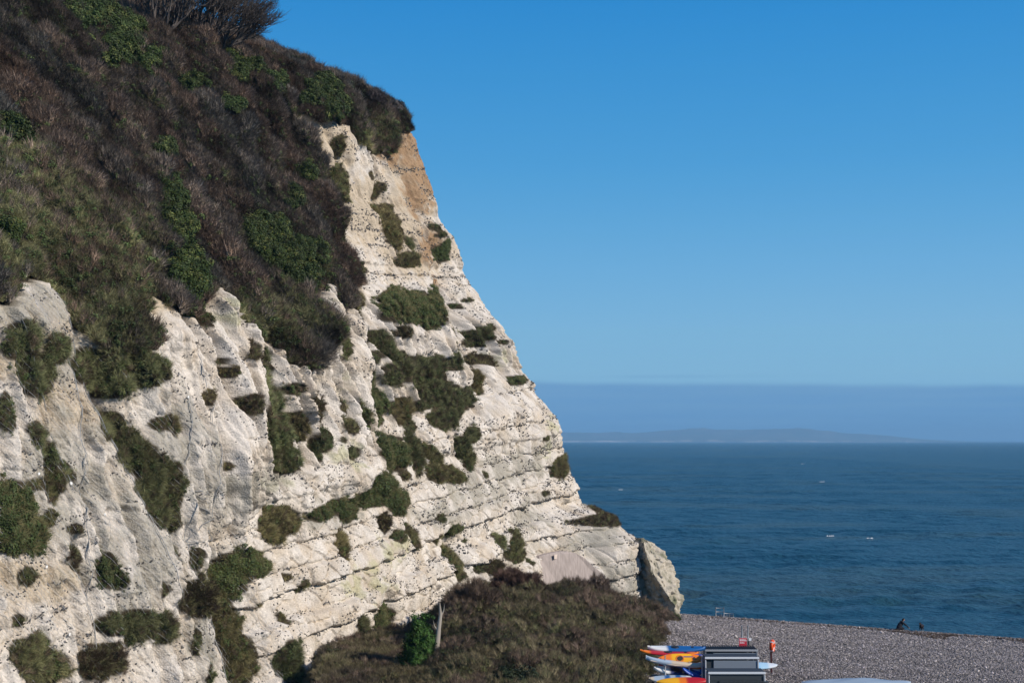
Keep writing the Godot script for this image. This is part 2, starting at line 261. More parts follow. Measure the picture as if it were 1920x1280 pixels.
# a box with chamfered edges
func bx(st: SurfaceTool, at: Vector3, size: Vector3, turn := Basis.IDENTITY, ch := 0.012) -> void:
	var h := size * 0.5
	var c: float = minf(ch, minf(h.x, minf(h.y, h.z)) * 0.4)
	st.set_smooth_group(-1)
	var P := func(sx: float, sy: float, sz: float, ax: int) -> Vector3:
		var v := Vector3(sx * (h.x - (0.0 if ax == 0 else c)), sy * (h.y - (0.0 if ax == 1 else c)), sz * (h.z - (0.0 if ax == 2 else c)))
		return at + turn * v
	for ax in 3:
		for sg: float in [-1.0, 1.0]:
			var q: Array[Vector3] = []
			for k in [[-1, -1], [1, -1], [1, 1], [-1, 1]]:
				var e := [0.0, 0.0, 0.0]
				e[ax] = sg
				e[(ax + 1) % 3] = float(k[0])
				e[(ax + 2) % 3] = float(k[1])
				q.append(P.call(e[0], e[1], e[2], ax))
			if sg > 0: quad(st, q[3], q[2], q[1], q[0])
			else: quad(st, q[0], q[1], q[2], q[3])
	for ax in 3:                                   # edge strips along ax
		var b1 := (ax + 1) % 3
		var b2 := (ax + 2) % 3
		for s1: float in [-1.0, 1.0]:
			for s2: float in [-1.0, 1.0]:
				var e0 := [0.0, 0.0, 0.0]
				e0[b1] = s1; e0[b2] = s2; e0[ax] = -1.0
				var e1 := e0.duplicate()
				e1[ax] = 1.0
				quad(st, P.call(e0[0], e0[1], e0[2], b1), P.call(e1[0], e1[1], e1[2], b1), P.call(e1[0], e1[1], e1[2], b2), P.call(e0[0], e0[1], e0[2], b2))
	for s1: float in [-1.0, 1.0]:
		for s2: float in [-1.0, 1.0]:
			for s3: float in [-1.0, 1.0]:
				st.add_vertex(P.call(s1, s2, s3, 0)); st.add_vertex(P.call(s1, s2, s3, 1)); st.add_vertex(P.call(s1, s2, s3, 2))

func box_mesh(at: Vector3, size: Vector3, ch := 0.012, turn := Basis.IDENTITY) -> ArrayMesh:
	var st := start()
	bx(st, at, size, turn, ch)
	return done(st)

func tube(st: SurfaceTool, pts: Array, radii: Array, sides := 6) -> void:
	st.set_smooth_group(0)
	var rings := []
	var side := Vector3.ZERO
	for i in pts.size():
		var d: Vector3 = (pts[mini(i + 1, pts.size() - 1)] - pts[maxi(i - 1, 0)]).normalized()
		if side == Vector3.ZERO:
			side = d.cross(Vector3.UP if absf(d.y) < 0.9 else Vector3.RIGHT).normalized()
		side = (side - d * side.dot(d)).normalized()
		var o := d.cross(side)
		var ring := []
		for k in sides:
			var a := TAU * k / sides
			ring.append(pts[i] + (side * cos(a) + o * sin(a)) * radii[i])
		rings.append(ring)
	for i in rings.size() - 1:
		for k in sides:
			var k2 := (k + 1) % sides
			quad(st, rings[i][k], rings[i + 1][k], rings[i + 1][k2], rings[i][k2])
	for k in range(1, sides - 1):
		st.add_vertex(rings[0][0]); st.add_vertex(rings[0][k + 1]); st.add_vertex(rings[0][k])
		var e: Array = rings[rings.size() - 1]
		st.add_vertex(e[0]); st.add_vertex(e[k]); st.add_vertex(e[k + 1])

func tube_mesh(pts: Array, radii: Array, sides := 8) -> ArrayMesh:
	var st := start()
	tube(st, pts, radii, sides)
	return done(st)

func multi(called: String, mesh: Mesh, material: Material, xf: Array, cols: PackedColorArray, parent: Node3D) -> MultiMeshInstance3D:
	var mm := MultiMesh.new()
	mm.transform_format = MultiMesh.TRANSFORM_3D
	mm.use_colors = true
	mm.mesh = mesh
	mm.instance_count = xf.size()
	for i in xf.size():
		mm.set_instance_transform(i, xf[i])
		mm.set_instance_color(i, cols[i])
	var o := MultiMeshInstance3D.new()
	o.multimesh = mm
	o.material_override = material
	o.name = called if parent else numbered(called)
	(parent if parent else self).add_child(o, true)
	return o

# ---------------------------------------------------------------- the cliff
func foot(s: float) -> Vector2:
	if s <= FOOT_LEN:
		return FOOT_END + Vector2(sin(HEAD0), -cos(HEAD0)) * (s - FOOT_LEN)
	var a := HEAD0 - (s - FOOT_LEN) / ARC_R
	if a >= HEAD1:
		return ARC_CENTRE + Vector2(cos(a), sin(a)) * ARC_R
	return ARC_CENTRE + Vector2(cos(HEAD1), sin(HEAD1)) * ARC_R + Vector2(sin(HEAD1), -cos(HEAD1)) * (s - FOOT_LEN - ARC_R * (HEAD0 - HEAD1))

func along(table: Array, h: float, over: float) -> float:
	var n := table.size() / 2
	if h <= table[0]: return table[1] + (h - table[0]) * 0.15
	for i in range(1, n):
		if h <= table[i * 2]:
			var t: float = (h - table[i * 2 - 2]) / (table[i * 2] - table[i * 2 - 2])
			return lerpf(table[i * 2 - 1], table[i * 2 + 1], t)
	return table[n * 2 - 1] + (h - table[n * 2 - 2]) * over

func field_at(f: PackedFloat32Array, s: float, h: float) -> float:
	var x := clampf((s - FS0) / FS, 0.0, FNS - 1.01)
	var y := clampf(h / FS, 0.0, FNH - 1.01)
	var i := int(x)
	var j := int(y)
	x -= i
	y -= j
	var k := i * FNH + j
	return lerpf(lerpf(f[k], f[k + FNH], x), lerpf(f[k + 1], f[k + FNH + 1], x), y)

func splat(f: PackedFloat32Array, e: Array, amount: float, soft := 0.5) -> void:
	var reach: float = maxf(e[2], e[3]) * 1.4 + 1.0
	var c := cos(e[4] as float)
	var sn := sin(e[4] as float)
	for i in range(maxi(0, int((e[0] - reach - FS0) / FS)), mini(FNS, int((e[0] + reach - FS0) / FS) + 2)):
		for j in range(maxi(0, int((e[1] - reach) / FS)), mini(FNH, int((e[1] + reach) / FS) + 2)):
			var ds: float = FS0 + i * FS - e[0]
			var dh: float = j * FS - e[1]
			var u: float = (ds * c + dh * sn) / maxf(e[2], 0.3)
			var v: float = (-ds * sn + dh * c) / maxf(e[3], 0.3)
			var w := 1.0 - smoothstep(1.0 - soft, 1.0 + soft, sqrt(u * u + v * v))
			if w > 0.0:
				var k := i * FNH + j
				f[k] = maxf(f[k], w * amount)

func fields() -> void:
	for f: PackedFloat32Array in [f_slope, f_clump, f_buff, f_orange, f_lichen, f_grey, f_relief, f_smooth, f_grass, f_ivy]:
		f.resize(FNS * FNH)
	var edge := PackedVector2Array()
	for i in SLOPE_EDGE.size() / 2:
		edge.append(Vector2(SLOPE_EDGE[i * 2], SLOPE_EDGE[i * 2 + 1]))
	for i in FNS:
		for j in FNH:
			if Geometry2D.is_point_in_polygon(Vector2(FS0 + i * FS, j * FS), edge): f_slope[i * FNH + j] = 1.0
	for c in CLUMPS:
		for e in c[2]: splat(f_clump, e, 1.0, 0.25)
	for c in IVIES:
		for e in c[1]: splat(f_ivy, e, 1.0, 0.2)
	for e in BUFF: splat(f_buff, e, 1.0, 0.7)
	for e in ORANGE: splat(f_orange, e, 1.0, 0.7)
	for e in LICHEN: splat(f_lichen, e, 1.0, 0.8)
	for e in GREY: splat(f_grey, e, 1.0, 0.7)
	for e in GRASS_AREAS: splat(f_grass, e, 1.0, 0.4)
	for e in BULGES: splat(f_relief, e, e[5], 0.8)
	for g in GULLIES:
		var p: Array = g[2]
		var lo := Vector2(1e9, 1e9)
		var hi := -lo
		for i in p.size() / 2:
			lo = lo.min(Vector2(p[i * 2], p[i * 2 + 1]))
			hi = hi.max(Vector2(p[i * 2], p[i * 2 + 1]))
		var w: float = maxf(g[1], 0.8)
		for i in range(maxi(0, int((lo.x - 3 * w - FS0) / FS)), mini(FNS, int((hi.x + 3 * w - FS0) / FS) + 1)):
			for j in range(maxi(0, int((lo.y - 3 * w) / FS)), mini(FNH, int((hi.y + 3 * w) / FS) + 1)):
				var q := Vector2(FS0 + i * FS, j * FS)
				var d := 1e9
				for k in p.size() / 2 - 1:
					d = minf(d, q.distance_to(Geometry2D.get_closest_point_to_segment(q, Vector2(p[k * 2], p[k * 2 + 1]), Vector2(p[k * 2 + 2], p[k * 2 + 3]))))
				f_relief[i * FNH + j] -= g[0] * exp(-(d / w) * (d / w))
	var fc := PackedVector2Array()
	for i in FACING.size() / 2: fc.append(Vector2(FACING[i * 2], FACING[i * 2 + 1]))
	for i in FNS:
		for j in range(5, 80):
			if Geometry2D.is_point_in_polygon(Vector2(FS0 + i * FS, j * FS), fc): f_smooth[i * FNH + j] = 1.0

func layer_hash(k: int) -> float:
	return fposmod(sin(k * 127.1 + 311.7) * 43758.5453, 1.0) * 2.0 - 1.0

func s_of(i: int) -> float: return S0 + i * DS
func h_of(j: int) -> float: return H0 + (j * DH if j < NHA else NHA * DH + (j - NHA) * DHB)

func build_cliff() -> void:
	n_big.frequency = 0.07; n_big.fractal_octaves = 2; n_big.seed = 3
	n_rib.frequency = 0.3; n_rib.fractal_octaves = 2; n_rib.seed = 11
	n_cell.noise_type = FastNoiseLite.TYPE_CELLULAR; n_cell.frequency = 0.42; n_cell.cellular_return_type = FastNoiseLite.RETURN_CELL_VALUE; n_cell.seed = 5; n_cell.fractal_type = FastNoiseLite.FRACTAL_NONE; n_cell.domain_warp_enabled = true; n_cell.domain_warp_amplitude = 1.4; n_cell.domain_warp_frequency = 0.5
	n_crack.noise_type = FastNoiseLite.TYPE_CELLULAR; n_crack.frequency = 0.8; n_crack.cellular_return_type = FastNoiseLite.RETURN_DISTANCE2_SUB; n_crack.seed = 15; n_crack.fractal_type = FastNoiseLite.FRACTAL_NONE
	n_fine.frequency = 0.55; n_fine.fractal_octaves = 4; n_fine.seed = 8
	n_stain.frequency = 0.35; n_stain.fractal_octaves = 4; n_stain.seed = 21
	fields()
	var total := NS * NH
	grid.resize(total)
	grid_veg.resize(total)
	var cols := PackedColorArray()
	cols.resize(total)
	var nose_r := PackedFloat32Array()
	var land_r := PackedFloat32Array()
	var mid_r := PackedFloat32Array()
	for j in NH:
		nose_r.append(along(NOSE, h_of(j), 1.5))
		land_r.append(along(LAND, h_of(j), 1.2))
		mid_r.append(along(MIDDLE, h_of(j), 1.5))
	var white := Color(0.80, 0.735, 0.655)
	var cream := Color(0.70, 0.605, 0.49)
	var grey := Color(0.44, 0.415, 0.355)
	var lichen := Color(0.46, 0.45, 0.25)
	var buff := Color(0.60, 0.495, 0.36)
	var orange := Color(0.42, 0.285, 0.175)
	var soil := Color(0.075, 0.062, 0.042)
	for i in NS:
		var s := s_of(i)
		var b2 := foot(s)
		var w := smoothstep(48.0, 104.0, s)
		var w2 := smoothstep(101.0, 112.0, s)
		for j in NH:
			var h := h_of(j)
			var r := lerpf(land_r[j], lerpf(mid_r[j], nose_r[j], w2), w)
			# fields, one bilinear lookup
			var x := clampf((s - FS0) / FS, 0.0, FNS - 1.01)
			var y := clampf(h / FS, 0.0, FNH - 1.01)
			var fi := int(x)
			var fj := int(y)
			x -= fi
			y -= fj
			var k := fi * FNH + fj
			var w00 := (1.0 - x) * (1.0 - y)
			var w10 := x * (1.0 - y)
			var w01 := (1.0 - x) * y
			var w11 := x * y
			var stain := n_stain.get_noise_2d(s, h * 0.8)
			var fine := n_fine.get_noise_2d(s, h)
			var slope := f_slope[k] * w00 + f_slope[k + FNH] * w10 + f_slope[k + 1] * w01 + f_slope[k + FNH + 1] * w11
			slope = smoothstep(0.3, 0.7, slope + fine * 0.7)
			var relief := f_relief[k] * w00 + f_relief[k + FNH] * w10 + f_relief[k + 1] * w01 + f_relief[k + FNH + 1] * w11
			var smooth := f_smooth[k] * w00 + f_smooth[k + FNH] * w10 + f_smooth[k + 1] * w01 + f_smooth[k + FNH + 1] * w11
			var b := h - DIP * s
			var d := n_big.get_noise_2d(s, h) * 0.9 + relief + fine * 0.17
			var bed_f := b / 1.6 + stain * 0.18
			var bed_k := int(floor(bed_f))
			var fr := bed_f - bed_k
			var banded := 1.0 - smoothstep(-2.0, 3.5, h - 17.0 - (s - 66.0) * 0.22 + stain * 6.0)
			banded = maxf(banded * smoothstep(50.0, 60.0, s), 0.25 * (1.0 - smoothstep(50.0, 60.0, s)))
			banded = maxf(banded, 1.0 - smoothstep(0.9, 1.4, absf(b - 27.0)))
			var strong := clampf(banded + n_big.get_noise_2d(s + 300.0, h) * 0.3, 0.03, 1.0)
			if slope < 0.98:
				var rock := 0.0
				var plain := smoothstep(31.0, 36.0, h) * smoothstep(82.0, 90.0, s)
				var ribbed := (1.0 - 0.85 * banded) * (1.0 - 0.65 * plain)
				var rv := n_rib.get_noise_2d(s * 1.15 + h * 0.12 + stain * 0.6, h * 0.11)
				var rv2 := n_rib.get_noise_2d(s * 3.6 + h * 0.3 + 700.0, h * 0.3)
				rock += (0.22 - absf(rv)) * (2.5 + 1.1 * smoothstep(56.0, 62.0, s)) * ribbed + (0.2 - absf(rv2)) * 0.5 * (0.12 + 0.88 * ribbed) * (1.0 - 0.6 * plain)
				rock += n_cell.get_noise_2d(s, b * 1.25) * 0.12
				var ck := n_crack.get_noise_2d(s * 0.8, b * 0.8)
				rock -= 0.2 * (1.0 - smoothstep(-1.0, -0.9, ck)) * (0.3 + strong)
				rock += 0.36 * strong * lerpf(layer_hash(bed_k), layer_hash(bed_k + 1), smoothstep(0.82, 1.0, fr))
				if layer_hash(bed_k + 7) > -0.2: rock -= 0.3 * strong * (1.0 - smoothstep(0.015, 0.09, absf(fr - 0.9)))
				rock += n_fine.get_noise_2d(s * 4.0, h * 4.0) * (0.06 + 0.08 * plain)
				d += rock * (1.0 - slope)
			if slope > 0.02:
				d += slope * (n_rib.get_noise_2d(s * 0.7 + 90.0, h * 0.35) * 1.5)
			d = lerpf(d, -0.35, smooth)
			var p := Vector3(b2.x + (r - d) * LEAN.x, h + fine * 0.05, b2.y + (r - d) * LEAN.y)
			var g := i * NH + j
			grid[g] = p
			# what the face is made of and stained with
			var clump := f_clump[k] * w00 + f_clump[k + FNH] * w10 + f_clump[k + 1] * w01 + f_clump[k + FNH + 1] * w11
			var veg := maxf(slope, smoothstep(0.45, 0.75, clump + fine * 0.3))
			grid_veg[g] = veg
			var c := white.lerp(cream, clampf(0.35 + stain * 1.6, 0.0, 1.0))
			var layer := layer_hash(bed_k + 40)
			if layer > 0.1: c = c.lerp(grey, clampf((layer - 0.1) * 0.55 * banded * smoothstep(-0.15, 0.3, stain + fine * 0.5), 0.0, 1.0))
			var fb := f_buff[k] * w00 + f_buff[k + FNH] * w10 + f_buff[k + 1] * w01 + f_buff[k + FNH + 1] * w11
			if fb > 0.01: c = c.lerp(buff, smoothstep(0.25, 0.9, fb + fine * 0.6) * 0.85)
			var fo := f_orange[k] * w00 + f_orange[k + FNH] * w10 + f_orange[k + 1] * w01 + f_orange[k + FNH + 1] * w11
			if fo > 0.01: c = c.lerp(orange, smoothstep(0.25, 0.95, fo + fine * 0.6 + stain * 0.3))
			var fl := f_lichen[k] * w00 + f_lichen[k + FNH] * w10 + f_lichen[k + 1] * w01 + f_lichen[k + FNH + 1] * w11
			if fl > 0.01: c = c.lerp(lichen, smoothstep(0.55, 1.1, fl + fine * 0.9 - 0.1) * 0.6)
			var fg := f_grey[k] * w00 + f_grey[k + FNH] * w10 + f_grey[k + 1] * w01 + f_grey[k + FNH + 1] * w11
			if fg > 0.01: c = c.lerp(grey, smoothstep(0.3, 1.0, fg + stain * 0.8 + fine * 0.5 - 0.15) * 0.8)
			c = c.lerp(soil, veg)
			var sp := 1.0 + fine * 0.22
			cols[g] = Color(c.r * sp, c.g * sp, c.b * sp)
	var norms := PackedVector3Array()
	norms.resize(total)
	for i in NS:
		for j in NH:
			var a := grid[mini(i + 1, NS - 1) * NH + j] - grid[maxi(i - 1, 0) * NH + j]
			var u := grid[i * NH + mini(j + 1, NH - 1)] - grid[i * NH + maxi(j - 1, 0)]
			norms[i * NH + j] = a.cross(u).normalized()
	var idx := PackedInt32Array()
	idx.resize((NS - 1) * (NH - 1) * 6)
	var q := 0
	for i in NS - 1:
		for j in NH - 1:
			var v := i * NH + j
			idx[q] = v; idx[q + 1] = v + 1; idx[q + 2] = v + NH
			idx[q + 3] = v + 1; idx[q + 4] = v + NH + 1; idx[q + 5] = v + NH
			q += 6
	var arrays := []
	arrays.resize(Mesh.ARRAY_MAX)
	arrays[Mesh.ARRAY_VERTEX] = grid
	arrays[Mesh.ARRAY_NORMAL] = norms
	arrays[Mesh.ARRAY_COLOR] = cols
	arrays[Mesh.ARRAY_INDEX] = idx
	var am := ArrayMesh.new()
	am.add_surface_from_arrays(Mesh.PRIMITIVE_TRIANGLES, arrays)
	tag(put("cliff", am, M.chalk), "tall white chalk sea cliff with flint bands and overgrown upper slope", "cliff", "", "structure")

func on_cliff(s: float, h: float) -> Vector3:
	var x := clampf((s - S0) / DS, 0.0, NS - 1.01)
	var hh := h - H0
	var y := hh / DH if hh < NHA * DH else NHA + (hh - NHA * DH) / DHB
	y = clampf(y, 0.0, NH - 1.01)
	var i := int(x)
	var j := int(y)
	x -= i
	y -= j
	var k := i * NH + j
	return grid[k].lerp(grid[k + NH], x).lerp(grid[k + 1].lerp(grid[k + NH + 1], x), y)

func veg_at(s: float, h: float) -> float:
	var i := clampi(int((s - S0) / DS), 0, NS - 1)
	var hh := h - H0
	var j := clampi(int(hh / DH if hh < NHA * DH else NHA + (hh - NHA * DH) / DHB), 0, NH - 1)
	return grid_veg[i * NH + j]

func outward(s: float, h: float) -> Vector3:
	var a := on_cliff(s + 0.7, h) - on_cliff(s - 0.7, h)
	var u := on_cliff(s, h + 0.7) - on_cliff(s, h - 0.7)
	return u.cross(a).normalized() * (1.0 if u.cross(a).dot(Vector3(0.9, 0.3, 0.43)) > 0 else -1.0)

func flints() -> void:
	var xf := []
	var cols := PackedColorArray()
	var tries := 0
	while xf.size() < 24000 and tries < 160000:
		tries += 1
		var s := rng.randf_range(32.0, 122.0)
		var h: float
		if rng.randf() < 0.45:
			var kk := rng.randi_range(-9, 36)
			if layer_hash(kk + 7) < -0.2 or n_fine.get_noise_2d(s * 0.6, kk * 31.0) < -0.05: continue
			h = (kk + 0.9 + rng.randfn(0.0, 0.06) - n_stain.get_noise_2d(s, (kk * 1.6 + DIP * s) * 0.8) * 0.18) * 1.6 + DIP * s
		else:
			h = rng.randf_range(1.0, 58.0)
			if n_stain.get_noise_2d(s * 0.5 + 50.0, h * 1.2) < 0.1: continue
		if h < 0.5 or h > 60.0 or veg_at(s, h) > 0.3 or field_at(f_smooth, s, h) > 0.2: continue
		var p := on_cliff(s, h)
		var size := rng.randf_range(0.02, 0.062) * (1.0 + 0.35 * float(s > 80.0))
		var b := Basis.from_euler(Vector3(rng.randf() * TAU, rng.randf() * TAU, rng.randf() * TAU)) * Basis.from_scale(Vector3(size * rng.randf_range(0.8, 2.0), size * rng.randf_range(0.7, 1.2), size))
		xf.append(Transform3D(b, p))
		var t := rng.randf_range(0.5, 1.6)
		if rng.randf() < 0.2: t *= 4.0
		cols.append(Color(0.055 * t, 0.052 * t, 0.05 * t))
	tag(multi("flint_nodules", stone_mesh(4), M.flint, xf, cols, null), "dark flint nodules in bands and scatters across the chalk", "flint", "", "stuff")

func stone_mesh(sd: int) -> ArrayMesh:
	var r2 := RandomNumberGenerator.new()
	r2.seed = sd
	var s := SphereMesh.new()
	s.radius = 1.0
	s.height = 2.0
	s.radial_segments = 7
	s.rings = 4
	var st := SurfaceTool.new()
	st.create_from(s, 0)
	var am := st.commit()
	var md := MeshDataTool.new()
	md.create_from_surface(am, 0)
	var n := FastNoiseLite.new()
	n.seed = sd
	n.frequency = 0.9
	for i in md.get_vertex_count():
		var v := md.get_vertex(i)
		md.set_vertex(i, v * (1.0 + n.get_noise_3dv(v) * 0.5))
	am.clear_surfaces()
	md.commit_to_surface(am)
	return am

# ---------------------------------------------------------------- plants
func blade(st: SurfaceTool, root: Vector3, dir: Vector3, length: float, width: float, droop: float, c: Color, segs := 3) -> void:
	var p := root
	var d := dir
	var side := dir.cross(Vector3(rng.randf() - 0.5, rng.randf() - 0.5, rng.randf() - 0.5)).normalized()
	st.set_smooth_group(-1)
	st.set_color(c)
	for k in segs:
		var q := p + d * length / segs
		var w0 := width * (1.0 - float(k) / segs)
		var w1 := width * (1.0 - float(k + 1) / segs)
		if k < segs - 1:
			quad(st, p - side * w0, q - side * w1, q + side * w1, p + side * w0)
		else:
			st.add_vertex(p - side * w0); st.add_vertex(q); st.add_vertex(p + side * w0)
		p = q
		d = (d + Vector3(0, -droop, 0)).normalized()

func grass_tuft(sd: int, n := 26) -> ArrayMesh:
	rng.seed = sd
	var st := start()
	for k in n:
		var a := rng.randf() * TAU
		var lean := rng.randf_range(0.1, 0.9)
		var d := Vector3(cos(a) * lean, 1.0, sin(a) * lean).normalized()
		var t := rng.randf_range(0.6, 1.5)
		var straw := rng.randf() < 0.22
		blade(st, Vector3(cos(a), 0, sin(a)) * rng.randf() * 0.16, d, rng.randf_range(0.45, 1.0), rng.randf_range(0.012, 0.024), rng.randf_range(0.15, 0.5), Color(t * (1.7 if straw else 1.0), t * (1.35 if straw else 1.0), t * (1.2 if straw else 1.0)))
	return done(st)

func twig_spray(sd: int, n := 12, spread := 0.7) -> ArrayMesh:
	rng.seed = sd
	var st := start()
	for k in n:
		var a := rng.randf() * TAU
		var lean := rng.randf_range(0.05, spread)
		var d := Vector3(cos(a) * lean, 1.0, sin(a) * lean).normalized()
		var p := Vector3(cos(a), 0, sin(a)) * rng.randf() * 0.12
		var t := rng.randf_range(0.5, 1.3) * (1.9 if rng.randf() < 0.15 else 1.0)
		var c := Color(t, t * rng.randf_range(0.92, 1.05), t * rng.randf_range(0.9, 1.1))
		var ln := rng.randf_range(0.6, 1.0)
		var mid := p + d * ln * 0.5
		var d2 := (d + Vector3(rng.randf() - 0.5, rng.randf() - 0.6, rng.randf() - 0.5) * 0.6).normalized()
		st.set_color(c)
		tube(st, [p, mid, mid + d2 * ln * 0.5], [0.02, 0.014, 0.005], 3)
		for f in 3:
			var q := p.lerp(mid, rng.randf_range(0.3, 1.0))
			var d3 := (d + Vector3(rng.randf() - 0.5, rng.randf() - 0.3, rng.randf() - 0.5) * 1.6).normalized()
			tube(st, [q, q + d3 * rng.randf_range(0.25, 0.5)], [0.011, 0.005], 3)
	return done(st)

func leaf_clump(sd: int, n := 44, size := 0.075) -> ArrayMesh:
	rng.seed = sd
	var st := start()
	st.set_smooth_group(-1)
	for k in n:
		var p := Vector3(rng.randfn(), rng.randfn(), rng.randfn()).normalized() * 0.38 * pow(rng.randf(), 0.5)
		p.y = p.y * 0.8 + 0.15
		var nrm := (p.normalized() + Vector3(rng.randf() - 0.5, rng.randf() + 0.2, rng.randf() - 0.5)).normalized()
		var u := nrm.cross(Vector3(rng.randf() - 0.5, rng.randf() - 0.5, rng.randf() - 0.5)).normalized()
		var v := nrm.cross(u)
		var sz := size * rng.randf_range(0.6, 1.4)
		var t := rng.randf_range(0.55, 1.5)
		st.set_color(Color(t * rng.randf_range(0.85, 1.25), t, t * rng.randf_range(0.7, 1.1)))
		var fold := nrm * sz * 0.25
		st.add_vertex(p - u * sz); st.add_vertex(p - v * sz * 0.75 + fold); st.add_vertex(p + u * sz * 1.1)
		st.add_vertex(p - u * sz); st.add_vertex(p + u * sz * 1.1); st.add_vertex(p + v * sz * 0.75 + fold)
	return done(st)

func frame_on(dir: Vector3, scale: float, stretch := 1.0) -> Basis:
	var y := dir.normalized()
	var x := y.cross(Vector3(rng.randf() - 0.5, rng.randf() - 0.5, rng.randf() - 0.5)).normalized()
	return Basis(x * scale, y * scale * stretch, x.cross(y) * scale)

func clumps_on_face() -> void:
	var n := 0
	for c in CLUMPS:
		n += 1
		rng.seed = 1000 + n
		var kind: String = c[0]
		var first: Array = c[2][0]
		var base := on_cliff(first[0], first[1])
		var sets := {"g": [[], PackedColorArray()], "i": [[], PackedColorArray()], "b": [[], PackedColorArray()]}
		var tone := rng.randf_range(0.8, 1.25)
		var warm := rng.randf_range(0.9, 1.2)
		for e in c[2]:
			var area: float = PI * maxf(e[2], 0.25) * maxf(e[3], 0.25)
			var count := clampi(int(area * 46.0), 14, 1500)
			var phase := rng.randf() * TAU
			for k in count:
				var a := rng.randf() * TAU
				var rad := sqrt(rng.randf())
				var lim := 0.9 + 0.17 * sin(a * 3.0 + phase) + 0.13 * sin(a * 7.0 + phase * 2.0) + 0.22 * n_fine.get_noise_2d(a * 3.0 + phase * 9.0, n * 7.0)
				var u: float = cos(a) * rad * lim * e[2]
				var v: float = sin(a) * rad * lim * e[3]
				var s: float = e[0] + u * cos(e[4]) - v * sin(e[4])
				var h: float = e[1] + u * sin(e[4]) + v * cos(e[4])
				var p := on_cliff(s, h)
				var out := outward(s, h)
				var mound: float = minf(minf(e[2], e[3]) * 0.35, 0.55) * (1.0 - rad * rad)
				var mix := "g"
				var pick := rng.randf()
				if kind == "i": mix = "i" if pick < 0.62 else "g"
				elif kind == "b": mix = "b" if pick < 0.5 else "g"
				elif pick < 0.1: mix = "i"
				elif pick < 0.2: mix = "b"
				var dir := out * rng.randf_range(0.5, 1.0) + Vector3(0, rng.randf_range(-0.35, 0.6), 0) + Vector3(rng.randf() - 0.5, rng.randf() - 0.5, rng.randf() - 0.5) * 0.5
				var sc: float = clampf(minf(e[2], e[3]) * 0.9, 0.4, 0.85) * rng.randf_range(0.6, 1.2) * (1.0 - 0.35 * rad)
				sets[mix][0].append(Transform3D(frame_on(dir, sc), p + out * (mound - 0.08) - base))
				var t := tone * rng.randf_range(0.65, 1.35)
				if mix == "g": sets[mix][1].append(Color(0.205 * t * warm, 0.205 * t, 0.098 * t))
				elif mix == "i": sets[mix][1].append(Color(0.062 * t, 0.085 * t, 0.03 * t))
				else: sets[mix][1].append(Color(0.17 * t, 0.13 * t, 0.09 * t))
		var cat := {"g": "grass", "i": "ivy", "b": "bush"}
		var nm := {"g": "grass_tussock", "i": "ivy_clump", "b": "brown_tuft"}
		var o := thing(nm[kind], base, c[1], cat[kind], {"g": "grass tussocks on the chalk face", "i": "leafy clumps on the chalk face", "b": "brown tufts on the chalk face"}[kind])
		if sets.g[0].size(): tag(multi("blades", M.tufts[n % 3], M.grass, sets.g[0], sets.g[1], o), "", "", "", "stuff")
		if sets.i[0].size(): tag(multi("leaves", M.ivies[n % 2], M.leaf, sets.i[0], sets.i[1], o), "", "", "", "stuff")
		if sets.b[0].size(): tag(multi("twigs", M.sprays[n % 3], M.twig, sets.b[0], sets.b[1], o), "", "", "", "stuff")

